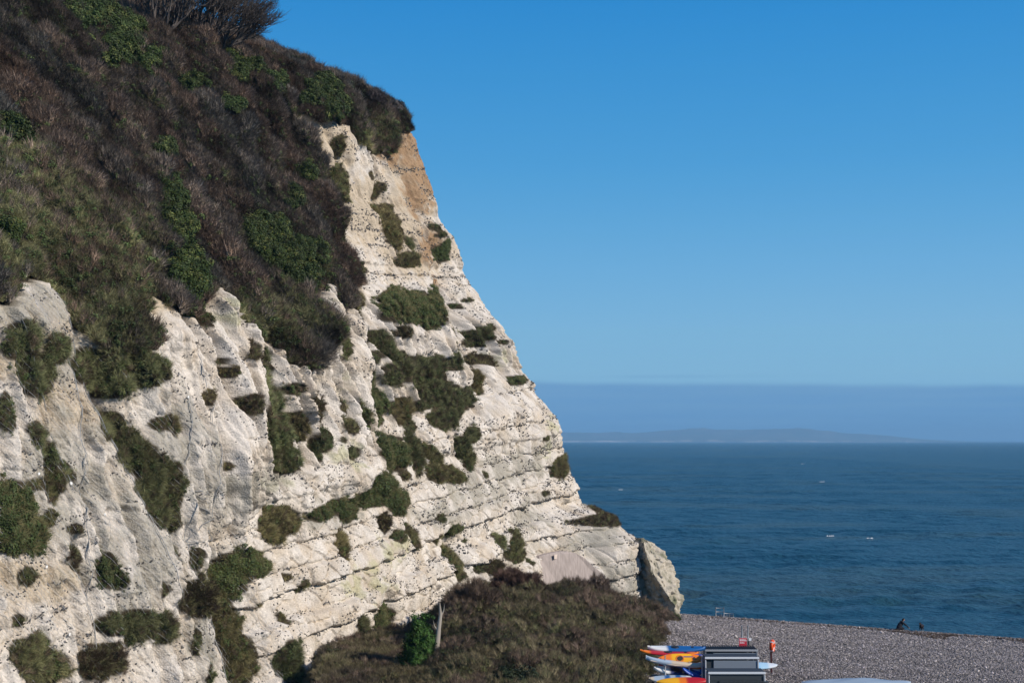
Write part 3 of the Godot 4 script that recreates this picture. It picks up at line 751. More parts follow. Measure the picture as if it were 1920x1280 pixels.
func overgrown_slope() -> void:
	rng.seed = 77
	var scrub := [[], PackedColorArray()]
	var grass := [[], PackedColorArray()]
	var leaves := [[], PackedColorArray()]
	for k in 230000:
		var s := rng.randf_range(36.0, 124.0)
		var h := rng.randf_range(24.0, 78.0)
		if h > 30.0 + (s - 36.0) * 0.62 + 14.0: continue
		if field_at(f_slope, s, h) + n_fine.get_noise_2d(s, h) * 0.5 < 0.4: continue
		var p := on_cliff(s, h)
		if p.y > 20.0 + 0.36 * -p.z + 4.0 and s < 92.0: continue
		var out := outward(s, h)
		var lump := n_rib.get_noise_2d(s * 1.3 + 40.0, h * 1.1)
		var patch := n_stain.get_noise_2d(s * 0.7 + h * 0.05 + 200.0, h * 0.13)
		var tone := clampf(1.0 + 1.3 * patch + 0.7 * lump, 0.35, 2.2) * rng.randf_range(0.6, 1.4)
		var dir := out * rng.randf_range(0.3, 0.9) + Vector3(0, rng.randf_range(0.5, 1.0), 0) + Vector3(rng.randf() - 0.5, rng.randf() - 0.5, rng.randf() - 0.5) * 0.7
		var g := field_at(f_grass, s, h)
		var pick := rng.randf()
		var red := n_stain.get_noise_2d(s * 0.6 + 500.0, h * 0.15)
		var lift := 0.6 * maxf(0.0, lump + 0.25)
		if pick < g * 0.72 + 0.12 or absf(red) < 0.07 and pick < 0.7:
			grass[0].append(Transform3D(frame_on(dir - Vector3(0, 0.25, 0), rng.randf_range(0.45, 1.0)), p + out * lift))
			if g > 0.3: grass[1].append(Color(0.2 * tone, 0.195 * tone, 0.1 * tone))
			elif absf(red) < 0.07: grass[1].append(Color(0.15 * tone, 0.15 * tone, 0.075 * tone))
			else: grass[1].append(Color(0.25 * tone, 0.205 * tone, 0.135 * tone))
		elif pick > 0.93:
			leaves[0].append(Transform3D(frame_on(dir, rng.randf_range(0.4, 0.9)), p + out * (0.3 + lift)))
			leaves[1].append(Color(0.06 * tone, 0.085 * tone, 0.03 * tone))
		else:
			scrub[0].append(Transform3D(frame_on(dir, rng.randf_range(0.55, 1.1) * (1.0 + 0.5 * maxf(0.0, patch + lump))), p + out * lift))
			scrub[1].append(Color((0.21 + 0.06 * red) * tone, 0.167 * tone, (0.136 - 0.02 * red) * tone))
	print("slope ", scrub[0].size(), " ", grass[0].size(), " ", leaves[0].size())
	tag(multi("scrub", M.sprays[0], M.twig, scrub[0], scrub[1], null), "leafless purple-brown bramble scrub covering the upper slope", "scrub", "", "stuff")
	tag(multi("slope_grass", M.tufts[0], M.grass, grass[0], grass[1], null), "rough olive grass matted over the upper slope", "grass", "", "stuff")
	tag(multi("slope_leaves", M.ivies[0], M.leaf, leaves[0], leaves[1], null), "scattered bramble leaves through the scrub of the slope", "leaves", "", "stuff")
	var n := 0
	for c in IVIES:
		n += 1
		rng.seed = 5000 + n
		var xf := []
		var cols := PackedColorArray()
		var base := on_cliff(c[1][0][0], c[1][0][1])
		var green := rng.randf_range(0.85, 1.2)
		for e in c[1]:
			var count := clampi(int(PI * e[2] * e[3] * 62.0), 30, 5200)
			for k in count:
				var a := rng.randf() * TAU
				var rad := sqrt(rng.randf())
				var lim := 0.85 + 0.3 * n_fine.get_noise_2d(a * 2.0, n * 9.0)
				var u: float = cos(a) * rad * lim * e[2]
				var v: float = sin(a) * rad * lim * e[3]
				var s: float = e[0] + u * cos(e[4]) - v * sin(e[4])
				var h: float = e[1] + u * sin(e[4]) + v * cos(e[4])
				var p := on_cliff(s, h)
				var out := outward(s, h)
				var lump := n_rib.get_noise_2d(s * 2.2, h * 2.2)
				if n_fine.get_noise_2d(s * 0.8, h * 0.8 + 60.0) < -0.28 + 0.3 * (rad - 1.0) or rng.randf() < rad - 0.85: continue
				xf.append(Transform3D(frame_on(out + Vector3(0, 0.5, 0), rng.randf_range(0.6, 1.15)), p + out * (0.4 + 0.6 * (1.0 - rad * rad) + 0.7 * lump + rng.randf_range(-0.3, 0.2)) - base))
				var t := green * rng.randf_range(0.55, 1.45)
				cols.append(Color(0.036 * t, 0.054 * t, 0.016 * t) if rng.randf() < 0.86 else Color(0.1 * t, 0.115 * t, 0.035 * t))
		var o := thing("ivy_bank", base, c[0], "ivy", "ivy and evergreens on the upper slope")
		tag(multi("leaves", M.ivies[n % 2], M.leaf, xf, cols, o), "", "", "", "stuff")

func branch(st: SurfaceTool, tw: SurfaceTool, p: Vector3, d: Vector3, length: float, r: float, level: int, wind: Vector3) -> void:
	var pts := [p]
	var rad := [r]
	var q := p
	var dd := d
	for k in 3:
		dd = (dd + Vector3(rng.randf() - 0.5, rng.randf() - 0.35, rng.randf() - 0.5) * 0.35 + wind * 0.1).normalized()
		q += dd * length / 3.0
		pts.append(q)
		rad.append(r * (1.0 - 0.18 * (k + 1)))
	tube(st if level < 2 else tw, pts, rad, 6 if level < 2 else 3)
	if level >= 5: return
	var kids := 4 if level < 2 else 3
	for k in kids:
		var f := rng.randf_range(0.35, 1.0)
		var at: Vector3 = pts[mini(int(f * 3.0), 2)].lerp(pts[mini(int(f * 3.0), 2) + 1], fmod(f * 3.0, 1.0) if f < 1.0 else 1.0)
		var nd := (dd + Vector3(rng.randf() - 0.5, rng.randf() - 0.3, rng.randf() - 0.5) * 1.25 + wind * 0.25).normalized()
		branch(st, tw, at, nd, length * rng.randf_range(0.6, 0.85), r * 0.61, level + 1, wind)

func tree(s: float, h: float, height: float, stems: int, wind: Vector3, sd: int, label: String) -> void:
	rng.seed = sd
	var base := on_cliff(s, h) - Vector3(0, 0.3, 0)
	var o := thing("bare_tree", base, label, "tree", "leafless trees on the cliff top")
	var tw := start()
	for k in stems:
		var st := start()
		var a := TAU * k / stems
		var d := (Vector3(cos(a) * 0.95, 1.0, sin(a) * 0.95) + wind * 0.6 * rng.randf()).normalized()
		branch(st, tw, Vector3(cos(a), 0, sin(a)) * 0.25, d, height * rng.randf_range(0.34, 0.46), 0.15, 0, wind)
		put("trunk", done(st), M.bark, o)
	tag(put("crown", done(tw), M.bark, o), "", "", "", "stuff")

# ---------------------------------------------------------------- net, facing, rock
func wire_on(pts: Array, off: float) -> Array:
	var out := []
	for i in pts.size() / 2 - 1:
		var a := Vector2(pts[i * 2], pts[i * 2 + 1])
		var b := Vector2(pts[i * 2 + 2], pts[i * 2 + 3])
		var n := maxi(2, int(a.distance_to(b) / 0.5))
		for k in n + (1 if i == pts.size() / 2 - 2 else 0):
			var q := a.lerp(b, float(k) / n)
			out.append(on_cliff(q.x, q.y) + Vector3(0.9, 0.1, 0.43) * off)
	return out

func rockfall_net() -> void:
	rng.seed = 9
	var o := thing("rockfall_net", on_cliff(44.0, 2.0), "grey wire rockfall net with cables pinned over the left chalk", "net")
	var inv := o.position
	for c in CABLES:
		var pts := wire_on(c, 0.14)
		var rad := []
		for i in pts.size():
			pts[i] -= inv
			rad.append(0.026)
		put("cable", tube_mesh(pts, rad, 5), M.steel, o)
	var st := start()
	st.set_smooth_group(-1)
	var sp := 0.32
	for dirn: float in [-1.0, 1.0]:
		for k in 150:
			var prev := Vector3.ZERO
			for j in 54:
				var h := 3.0 + j * 0.5
				var s := 26.0 + k * sp + (dirn * (h - 15.0)) * 0.6 + (8.0 if dirn < 0 else -6.0)
				var lim := 61.5 - h * 0.28 + sin(h) * 0.15
				if s < 30.0 or s > lim or field_at(f_slope, s, h) > 0.6:
					prev = Vector3.ZERO
					continue
				var p := on_cliff(s, h) + Vector3(0.9, 0.1, 0.43) * 0.12 - inv
				if prev != Vector3.ZERO:
					var w := Vector3(0.0, 0.006, 0.0) + Vector3(0.43, 0, -0.9) * 0.006
					quad(st, prev - w, p - w, p + w, prev + w)
				prev = p
	tag(put("mesh", done(st), M.steel, o), "", "", "", "stuff")
	for i in ANCHORS.size() / 2:
		var p := on_cliff(ANCHORS[i * 2], ANCHORS[i * 2 + 1]) + Vector3(0.9, 0.1, 0.43) * 0.16 - inv
		put("anchor_plate", box_mesh(p, Vector3(0.05, 0.15, 0.14), 0.01, Basis(Vector3.UP, -0.45)), M.plate, o)

func concrete_facing() -> void:
	var fc := PackedVector2Array()
	for i in FACING.size() / 2: fc.append(Vector2(FACING[i * 2], FACING[i * 2 + 1]))
	var mid := Vector2.ZERO
	for p in fc: mid += p / fc.size()
	var o := thing("concrete_facing", on_cliff(mid.x, 4.5), "smooth mauve-grey concrete facing at the cliff foot above the thicket", "retaining wall")
	var inner := []
	var outer := []
	for p in fc:
		var q := (p - mid) * 1.06 + mid
		var b2 := foot(q.x)
		var w := smoothstep(48.0, 104.0, q.x)
		var r := lerpf(along(LAND, q.y, 1.2), lerpf(along(MIDDLE, q.y, 1.5), along(NOSE, q.y, 1.5), smoothstep(101.0, 112.0, q.x)), w)
		inner.append(Vector3(b2.x + (r + 0.8) * LEAN.x, q.y, b2.y + (r + 0.8) * LEAN.y) - o.position)
		outer.append(Vector3(b2.x + (r - 0.15) * LEAN.x, q.y, b2.y + (r - 0.15) * LEAN.y) - o.position)
	var st := start()
	st.set_smooth_group(-1)
	var tri := Geometry2D.triangulate_polygon(fc)
	for k in range(0, tri.size(), 3):
		st.add_vertex(outer[tri[k]]); st.add_vertex(outer[tri[k + 1]]); st.add_vertex(outer[tri[k + 2]])
		st.add_vertex(inner[tri[k]]); st.add_vertex(inner[tri[k + 2]]); st.add_vertex(inner[tri[k + 1]])
	for k in fc.size():
		var k2 := (k + 1) % fc.size()
		quad(st, outer[k], outer[k2], inner[k2], inner[k])
	put("slab", done(st), M.concrete, o)
	var top: Vector3 = outer[2].lerp(outer[3], 0.1) + Vector3(0.0, -0.45, 0.0)
	put("lintel", box_mesh(top, Vector3(0.06, 0.45, 1.9), 0.02, Basis(Vector3.UP, -HEAD0)), M.pale, o)

func pillar_of(called: String, rows: Array, label: String, noise_seed: int) -> void:
	# rows: [h, left x, edge x, right x, z of the edge]
	var n := FastNoiseLite.new()
	n.seed = noise_seed
	n.frequency = 0.35
	n.fractal_octaves = 4
	var o := thing(called, Vector3(rows[0][2], 0.6, rows[0][4] - 2.0), label, "rock")
	var st := start()
	st.set_smooth_group(0)
	var lev := 110
	var ring := 140
	var pts := []
	for j in lev + 1:
		var f := float(j) / lev * (rows.size() - 1)
		var k := mini(int(f), rows.size() - 2)
		f -= k
		var v := []
		for c in 5: v.append(lerpf(rows[k][c], rows[k + 1][c], f))
		var poly := [Vector2(v[1], v[4] - 3.2), Vector2(v[2], v[4]), Vector2(v[3], v[4] - 2.6), Vector2(v[3] - 0.4, v[4] - 5.5), Vector2(v[1] - 0.5, v[4] - 6.0)]
		var per := 0.0
		for q in 5: per += poly[q].distance_to(poly[(q + 1) % 5])
		var row := []
		for i in ring:
			var d := per * i / ring
			var q := 0
			while d > poly[q].distance_to(poly[(q + 1) % 5]):
				d -= poly[q].distance_to(poly[(q + 1) % 5])
				q += 1
			var p: Vector2 = poly[q].lerp(poly[(q + 1) % 5], d / poly[q].distance_to(poly[(q + 1) % 5]))
			var p3 := Vector3(p.x, v[0], p.y)
			var nn := n.get_noise_3d(p3.x * 1.6, p3.y * 1.6, p3.z * 1.6)
			var c2 := Vector3((v[1] + v[3]) * 0.5, v[0], v[4] - 3.0)
			p3 += (p3 - c2).normalized() * (nn * 0.75 + n.get_noise_3d(p3.x * 5.0, p3.y * 5.0, p3.z * 5.0) * 0.3) + Vector3(0, n.get_noise_3d(p3.x + 40, p3.y, p3.z) * 0.25, 0)
			row.append(p3 - o.position)
		pts.append(row)
	for j in lev:
		for i in ring:
			var i2 := (i + 1) % ring
			for q: Vector3 in [pts[j][i], pts[j + 1][i], pts[j + 1][i2], pts[j][i], pts[j + 1][i2], pts[j][i2]]:
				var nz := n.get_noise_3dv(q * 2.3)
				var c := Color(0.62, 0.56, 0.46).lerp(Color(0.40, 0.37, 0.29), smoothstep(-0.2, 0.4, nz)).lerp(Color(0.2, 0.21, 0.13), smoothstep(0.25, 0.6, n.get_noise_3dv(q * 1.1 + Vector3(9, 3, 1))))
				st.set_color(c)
				st.add_vertex(q)
	var cap := Vector3.ZERO
	for q in pts[lev]: cap += q / ring
	st.set_color(Color(0.3, 0.28, 0.2))
	for i in ring:
		st.add_vertex(pts[lev][i]); st.add_vertex(cap + Vector3(0, 0.25, 0)); st.add_vertex(pts[lev][(i + 1) % ring])
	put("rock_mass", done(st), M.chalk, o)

# ---------------------------------------------------------------- ground, sea, far land
func crest_q(x: float, z: float) -> float:
	return (x - 17.8) * -0.497 + (z + 139.5) * 0.868

func ground(x: float, z: float) -> float:
	var q := crest_q(x, z)
	var h: float
	if q < 0.0: h = maxf(1.2 + q * 0.22, -3.0)
	elif q < 50.0: h = 1.2 + q * 0.08
	else: h = 5.2 + (q - 50.0) * 0.004
	h += 0.16 * exp(-q * q / 3.0) + 0.05 * sin(q * 0.9 + x * 0.13) * smoothstep(0.0, 6.0, q)
	var u := Vector2(x - 1.5, z + 101.0)
	var al := u.dot(Vector2(sin(HEAD0), -cos(HEAD0)))
	var ac := u.dot(Vector2(cos(HEAD0), sin(HEAD0)))
	h += 3.3 * exp(-al * al / 330.0 - ac * ac / 90.0) * smoothstep(0.0, 4.0, x - z * 0.085)
	if z < 0.0: h -= 3.6 * smoothstep(-0.6, -4.0, x - z * 0.136)
	return h

func build_beach() -> void:
	var st := start()
	st.set_smooth_group(0)
	var nx := 230
	var nz := 270
	var v := PackedVector3Array()
	for i in nx:
		for j in nz:
			var x := -45.0 + i * 0.6
			var z := 20.0 - j * 0.7
			v.append(Vector3(x, ground(x, z) + n_fine.get_noise_2d(x, z) * 0.05, z))
	for p in v:
		var t := 1.0 + n_stain.get_noise_2d(p.x, p.z) * 0.25
		var earth := smoothstep(0.5, -0.5, p.x - (8.0 + maxf(0.0, (-p.z - 76.0)) * 0.155) + 0.6)
		st.set_color(Color(0.175 * t, 0.152 * t, 0.142 * t).lerp(Color(0.07 * t, 0.056 * t, 0.04 * t), earth))
		st.add_vertex(p)
	for i in nx - 1:
		for j in nz - 1:
			var a := i * nz + j
			for k: int in [a, a + nz, a + 1, a + 1, a + nz, a + nz + 1]: st.add_index(k)
	tag(put("beach", done(st), M.shingle), "", "", "", "structure")
	rng.seed = 31
	var xf := []
	var cols := PackedColorArray()
	var n := 0
	while n < 300000:
		n += 1
		var x := rng.randf_range(5.0, 62.0)
		var z := rng.randf_range(-143.0, -64.0)
		if x > -z * 0.42 + 1.0 or crest_q(x, z) < -1.2: continue
		var far := clampf((-z - 64.0) / 76.0, 0.0, 1.0)
		var r := rng.randf_range(0.022, 0.05) * (0.9 + 0.8 * far) * (1.6 if rng.randf() < 0.06 else 1.0)
		var b := Basis.from_euler(Vector3(rng.randf() * 0.5, rng.randf() * TAU, rng.randf() * 0.5)) * Basis.from_scale(Vector3(r * rng.randf_range(0.9, 1.6), r * rng.randf_range(0.5, 0.9), r))
		xf.append(Transform3D(b, Vector3(x, ground(x, z) + r * 0.2, z)))
		var t := pow(rng.randf(), 1.6) * 0.26 + 0.07
		if rng.randf() < 0.05: t = rng.randf_range(0.35, 0.6)
		cols.append(Color(t * 1.08, t * 0.96, t * rng.randf_range(0.85, 1.0)))
	tag(multi("pebbles", stone_mesh(9), M.pebble, xf, cols, null), "grey and mauve pebbles lying over the shingle beach", "pebbles", "", "stuff")
	xf = []
	cols = PackedColorArray()
	for k in 4200:                                  # the strand line along the crest
		var t := rng.randf()
		var x := lerpf(20.0, 58.0, t)
		var heavy := maxf(exp(-pow((x - 39.5) / 2.6, 2.0)), 0.75 * exp(-pow((x - 47.5) / 1.6, 2.0)))
		if rng.randf() > 0.08 + 0.6 * heavy: continue
		var q := 1.2 + absf(rng.randfn()) * 0.5 + rng.randf() * 5.0 * heavy * heavy
		var z := -139.5 + (q + (x - 17.8) * 0.497) / 0.868
		var y := ground(x, z) + 0.05
		xf.append(Transform3D(frame_on(Vector3(rng.randf() - 0.5, 0.5, rng.randf() - 0.5), rng.randf_range(0.15, 0.35)), Vector3(x, y, z)))
		var tt := rng.randf_range(0.5, 1.5)
		cols.append(Color(0.11 * tt, 0.078 * tt, 0.058 * tt))
	tag(multi("seaweed", M.tufts[1], M.grass, xf, cols, null), "dark brown strand line of seaweed along the beach crest", "seaweed", "", "stuff")

func steps(a: float, zones: Array, last: float, grow: float) -> Array:
	var out := [a]
	var x := a
	var sgn := signf(last - a)
	var d := 1.0
	for z in zones:
		d = z[1]
		while (z[0] - x) * sgn > 0:
			x += d * sgn
			out.append(x)
	while (last - x) * sgn > 0:
		d *= grow
		x += d * sgn
		out.append(x)
	return out

func build_sea() -> void:
	var xs: Array = steps(0.0, [[-30.0, 1.5]], -16000.0, 1.4)
	xs.reverse()
	xs.pop_back()
	xs.append_array(steps(0.0, [[120.0, 0.8], [340.0, 1.7]], 16000.0, 1.15))
	var zs: Array = steps(-104.0, [[-290.0, 0.5], [-800.0, 1.3], [-1500.0, 2.3]], -27000.0, 1.03)
	var waves := []
	rng.seed = 55
	for k in 18:
		var a := rng.randfn(0.3, 0.5)
		var len := lerpf(1.5, 11.0, pow(float(k) / 17.0, 1.7)) * rng.randf_range(0.85, 1.15)
		waves.append([sin(a) * TAU / len, cos(a) * TAU / len, rng.randf() * TAU, 0.0088 * len, len])
	var v := PackedVector3Array()
	var col := PackedColorArray()
	var nzs := zs.size()
	for i in xs.size():
		var x: float = xs[i]
		var dx: float = absf(xs[mini(i + 1, xs.size() - 1)] - x)
		for j in nzs:
			var z: float = zs[j]
			var dz: float = absf(zs[mini(j + 1, nzs - 1)] - z)
			var y := 0.0
			var cell := maxf(dx, dz)
			if cell < 3.6:
				var gust := 0.75 + 0.6 * n_big.get_noise_2d(x * 0.25, z * 0.25)
				for w in waves:
					if w[4] > cell * 2.5:
						var ph: float = sin(x * w[0] + z * w[1] + w[2])
						y += w[3] * gust * smoothstep(w[4] / 2.5, w[4] / 5.0, cell) * (ph + 0.25 * ph * absf(ph))
			v.append(Vector3(x, y, z))
			var t := n_big.get_noise_2d(x * 0.12, z * 0.5 / (1.0 - z * 0.001))
			var c := Color(0.012, 0.052, 0.085).lerp(Color(0.03, 0.062, 0.075), smoothstep(-0.1, 0.5, t))
			col.append(c)
	var idx := PackedInt32Array()
	for i in xs.size() - 1:
		for j in nzs - 1:
			var a := i * nzs + j
			idx.append_array(PackedInt32Array([a, a + nzs, a + 1, a + 1, a + nzs, a + nzs + 1]))
	var arrays := []
	arrays.resize(Mesh.ARRAY_MAX)
	arrays[Mesh.ARRAY_VERTEX] = v
	arrays[Mesh.ARRAY_COLOR] = col
	arrays[Mesh.ARRAY_INDEX] = idx
	var am := ArrayMesh.new()
	am.add_surface_from_arrays(Mesh.PRIMITIVE_TRIANGLES, arrays)
	var st := SurfaceTool.new()
	st.create_from(am, 0)
	st.generate_normals()
	print("sea ", v.size())
	tag(put("sea", st.commit(), M.water), "", "", "", "structure")
	var fo := start()
	fo.set_smooth_group(-1)
	for w in [[66.5, -268.0, 1.6], [73.0, -262.0, 1.1], [150.0, -620.0, 2.2], [88.0, -205.0, 0.5], [44.0, -520.0, 1.6], [250.0, -1100.0, 3.0]]:
		for k in 9:
			var c := Vector3(w[0] + rng.randf_range(-0.5, 0.5) * w[2], 0.24 + rng.randf() * 0.08, w[1] + rng.randf_range(-0.5, 0.5) * w[2] * 0.5)
			var r: float = w[2] * rng.randf_range(0.06, 0.16)
			for q in 7:
				var a0 := TAU * q / 7.0
				var a1 := TAU * (q + 1) / 7.0
				fo.add_vertex(c + Vector3(0, 0.05, 0)); fo.add_vertex(c + Vector3(cos(a0) * r, -0.12, sin(a0) * r * 0.5)); fo.add_vertex(c + Vector3(cos(a1) * r, -0.12, sin(a1) * r * 0.5))
	tag(put("wave_foam", done(fo), M.foam), "small white flecks of breaking foam out on the sea", "foam", "", "stuff")

func far_land() -> void:
	# ridge outlines seen across the bay: [x at 21 km, height]
	var lists := [
		[-21000.0, 1.0, [[300, 40], [820, 150], [1680, 160], [2100, 150], [2760, 205], [3150, 218], [3700, 200], [4200, 218], [4480, 240], [4870, 226], [5340, 172], [5770, 135], [6290, 88], [6800, 45], [7240, 18], [7700, 4]]],
		[-19500.0, 0.45, [[300, 120], [900, 150], [1500, 165], [1900, 190], [2400, 230], [3000, 250], [3500, 205], [4100, 225], [4600, 180], [5200, 120], [5600, 60], [6000, 20]]]]
	var n := FastNoiseLite.new()
	n.frequency = 0.0011
	n.fractal_octaves = 4
	for l in lists:
		var st := start()
		st.set_smooth_group(0)
		var pts: Array = l[2]
		var rows := []
		var count := 260
		for i in count:
			var x: float = lerpf(pts[0][0], pts[pts.size() - 1][0], float(i) / (count - 1))
			var k := 0
			while k < pts.size() - 2 and x > pts[k + 1][0]: k += 1
			var hh: float = lerpf(pts[k][1], pts[k + 1][1], clampf((x - pts[k][0]) / (pts[k + 1][0] - pts[k][0]), 0, 1)) * l[1]
			var row := []
			for j in 9:
				var f := float(j) / 8.0
				var z: float = l[0] + 1100.0 - f * 2400.0
				var prof := sin(minf(f * 1.35, 1.0) * PI * 0.5) * (1.0 - smoothstep(0.8, 1.0, f))
				row.append(Vector3(x * (z / l[0]), maxf(-3.0, hh * prof * (1.0 + 0.18 * n.get_noise_2d(x, z)) - 2.0), z))
			rows.append(row)
		for i in count - 1:
			for j in 8:
				for q: Vector3 in [rows[i][j], rows[i + 1][j], rows[i][j + 1], rows[i][j + 1], rows[i + 1][j], rows[i + 1][j + 1]]:
					var t := n.get_noise_2d(q.x * 2.0, q.z * 2.0)
					st.set_color(Color(0.06, 0.075, 0.05).lerp(Color(0.13, 0.12, 0.085), smoothstep(-0.2, 0.3, t)) if j > 0 else Color(0.10, 0.09, 0.07).lerp(Color(0.5, 0.42, 0.34), smoothstep(0.0, 0.3, t) + (0.6 if q.x < 1700 else 0.0)))
					st.add_vertex(q)
		tag(put("far_hills", done(st), M.land), "", "", "", "structure")

func thicket() -> void:
	rng.seed = 404
	var mounds := []
	for i in 26:
		for j in 40:
			var x := -26.0 + i * 1.7 + rng.randf_range(-0.7, 0.7)
			var z := -130.0 + j * 1.7 + rng.randf_range(-0.7, 0.7)
			var right := 8.0 + maxf(0.0, (-z - 76.0)) * 0.155
			if x > right - 1.0 or z > -68.0 and x > 8.5: continue
			var s := FOOT_LEN + (z - FOOT_END.y) / -cos(HEAD0)
			if x < foot(s).x - 8.0 or x < z * 0.138 - 0.5: continue
			var low := (1.0 - 0.6 * smoothstep(10.0, 15.5, x)) * (0.45 if x < z * 0.054 else 1.0)
			mounds.append([x, z, rng.randf_range(1.2, 2.0), rng.randf_range(0.6, 1.5) * low, rng.randf(), rng.randf_range(0.7, 1.3)])
	var sets := [[[], PackedColorArray()], [[], PackedColorArray()], [[], PackedColorArray()]]
	for m in mounds:
		var count := int(m[2] * m[2] * 85.0)
		for k in count:
			var d := Vector3(rng.randfn(), absf(rng.randfn()) * 0.9, rng.randfn()).normalized()
			var rad := pow(rng.randf(), 0.35)
			var x: float = m[0] + d.x * rad * m[2]
			var z: float = m[1] + d.z * rad * m[2]
			var y: float = ground(x, z) + maxf(0.0, d.y * rad * m[3] * 1.25 - 0.25)
			var dir := d + Vector3(0, 0.7, 0) + Vector3(rng.randf() - 0.5, rng.randf() - 0.5, rng.randf() - 0.5) * 0.9
			var t: float = m[5] * rng.randf_range(0.6, 1.4)
			var xf := Transform3D(frame_on(dir, rng.randf_range(0.35, 0.75)), Vector3(x, y, z))
			var pick := rng.randf()
			if m[4] < 0.3:
				if pick < 0.75:
					sets[0][0].append(xf); sets[0][1].append(Color(0.22 * t, 0.165 * t, 0.128 * t))
				else:
					sets[1][0].append(xf); sets[1][1].append(Color(0.21 * t, 0.19 * t, 0.11 * t))
			elif m[4] < 0.85:
				if pick < 0.5:
					sets[0][0].append(xf); sets[0][1].append(Color(0.21 * t, 0.18 * t, 0.112 * t))
				elif pick < 0.7:
					sets[1][0].append(xf); sets[1][1].append(Color(0.18 * t, 0.178 * t, 0.085 * t))
				else:
					sets[2][0].append(xf); sets[2][1].append(Color(0.13 * t, 0.14 * t, 0.058 * t))
			else:
				if pick < 0.3:
					sets[0][0].append(xf); sets[0][1].append(Color(0.12 * t, 0.1 * t, 0.075 * t))
				else:
					sets[2][0].append(xf); sets[2][1].append(Color(0.055 * t, 0.07 * t, 0.03 * t))
	print("thicket ", mounds.size(), " ", sets[0][0].size(), " ", sets[1][0].size(), " ", sets[2][0].size())
	tag(multi("thicket", M.sprays[1], M.twig, sets[0][0], sets[0][1], null), "tangled brown thicket of bare scrub at the cliff foot", "thicket", "", "stuff")
	tag(multi("thicket_grass", M.tufts[2], M.grass, sets[1][0], sets[1][1], null), "rank grass growing through the thicket at the cliff foot", "grass", "", "stuff")
	tag(multi("thicket_leaves", M.smalls, M.leaf, sets[2][0], sets[2][1], null), "olive leaves among the twigs of the thicket", "leaves", "", "stuff")
	# bushes that stand out of the mass
	bush("leafy_bush", Vector3(-6.1, 0, -83.5), 1.35, 3.4, Color(0.042, 0.09, 0.02), "i", "bright green leafy bush at the cliff foot left of the grey post", 71, 640)
	bush("arching_bush", Vector3(0.2, 0, -100.5), 2.6, 2.1, Color(0.18, 0.12, 0.095), "b", "arching red-brown bush crowning the thicket under the recess", 72, 1500)
	bush("bare_bush", Vector3(6.6, 0, -109.5), 2.8, 2.3, Color(0.2, 0.155, 0.125), "b", "pale twiggy bush in front of the concrete facing", 73, 1100)
	bush("bare_bush", Vector3(-2.6, 0, -92.5), 2.0, 1.9, Color(0.16, 0.12, 0.09), "b", "dense brown bush right of the grey post at the cliff foot", 74, 1000)
	bush("dark_bush", Vector3(0.4, 0, -75.0), 1.9, 1.5, Color(0.035, 0.045, 0.022), "i", "darkest leafy bush low in the thicket near the picture foot", 75, 800)
	bush("grass_bank", Vector3(15.6, 0, -126.5), 0.9, 0.5, Color(0.05, 0.08, 0.022), "g", "small green grass bank at the shingle edge by the end rock", 76, 240)

func top_bush(called: String, s: float, h: float, r: float, hgt: float, c: Color, kind: String, label: String, sd: int) -> void:
	bush(called, on_cliff(s, h) - Vector3(0, 0.25, 0), r, hgt, c, kind, label, sd, int(r * r * 130.0) + 120, false)

func bush(called: String, at: Vector3, r: float, hgt: float, c: Color, kind: String, label: String, sd: int, count: int, grounded := true) -> void:
	rng.seed = sd
	if grounded: at.y = ground(at.x, at.z)
	var o := thing(called, at, label, "bush" if kind != "g" else "grass")
	for k in 5:
		var a := TAU * k / 5.0 + rng.randf()
		var tip := Vector3(cos(a) * r * 0.5, hgt * 0.7, sin(a) * r * 0.5)
		if kind != "g": put("stem", tube_mesh([Vector3(0, -0.3, 0), tip * 0.5 + Vector3(0, 0.15, 0), tip], [0.05, 0.035, 0.015], 5), M.bark, o)
	var xf := []
	var cols := PackedColorArray()
	for k in count:
		var d := Vector3(rng.randfn(), absf(rng.randfn()), rng.randfn()).normalized()
		var lump := 0.8 + 0.35 * n_fine.get_noise_3dv(d * 2.4 + Vector3(sd, 0, 0)) * 1.8
		var rad := pow(rng.randf(), 0.3) * lump
		var p := Vector3(d.x * r * rad, d.y * hgt * rad, d.z * r * rad)
		if grounded: p.y += ground(at.x + p.x, at.z + p.z) - at.y
		var dir := d + Vector3(0, 0.6, 0) + Vector3(rng.randf() - 0.5, rng.randf() - 0.5, rng.randf() - 0.5) * 0.6
		xf.append(Transform3D(frame_on(dir, rng.randf_range(0.4, 0.8)), p))
		var t := rng.randf_range(0.6, 1.45)
		cols.append(Color(c.r * t, c.g * t, c.b * t))
	if kind == "i": tag(multi("leaves", M.ivies[0], M.leaf, xf, cols, o), "", "", "", "stuff")
	elif kind == "b": tag(multi("twigs", M.sprays[2], M.twig, xf, cols, o), "", "", "", "stuff")
	else: tag(multi("blades", M.tufts[0], M.grass, xf, cols, o), "", "", "", "stuff")

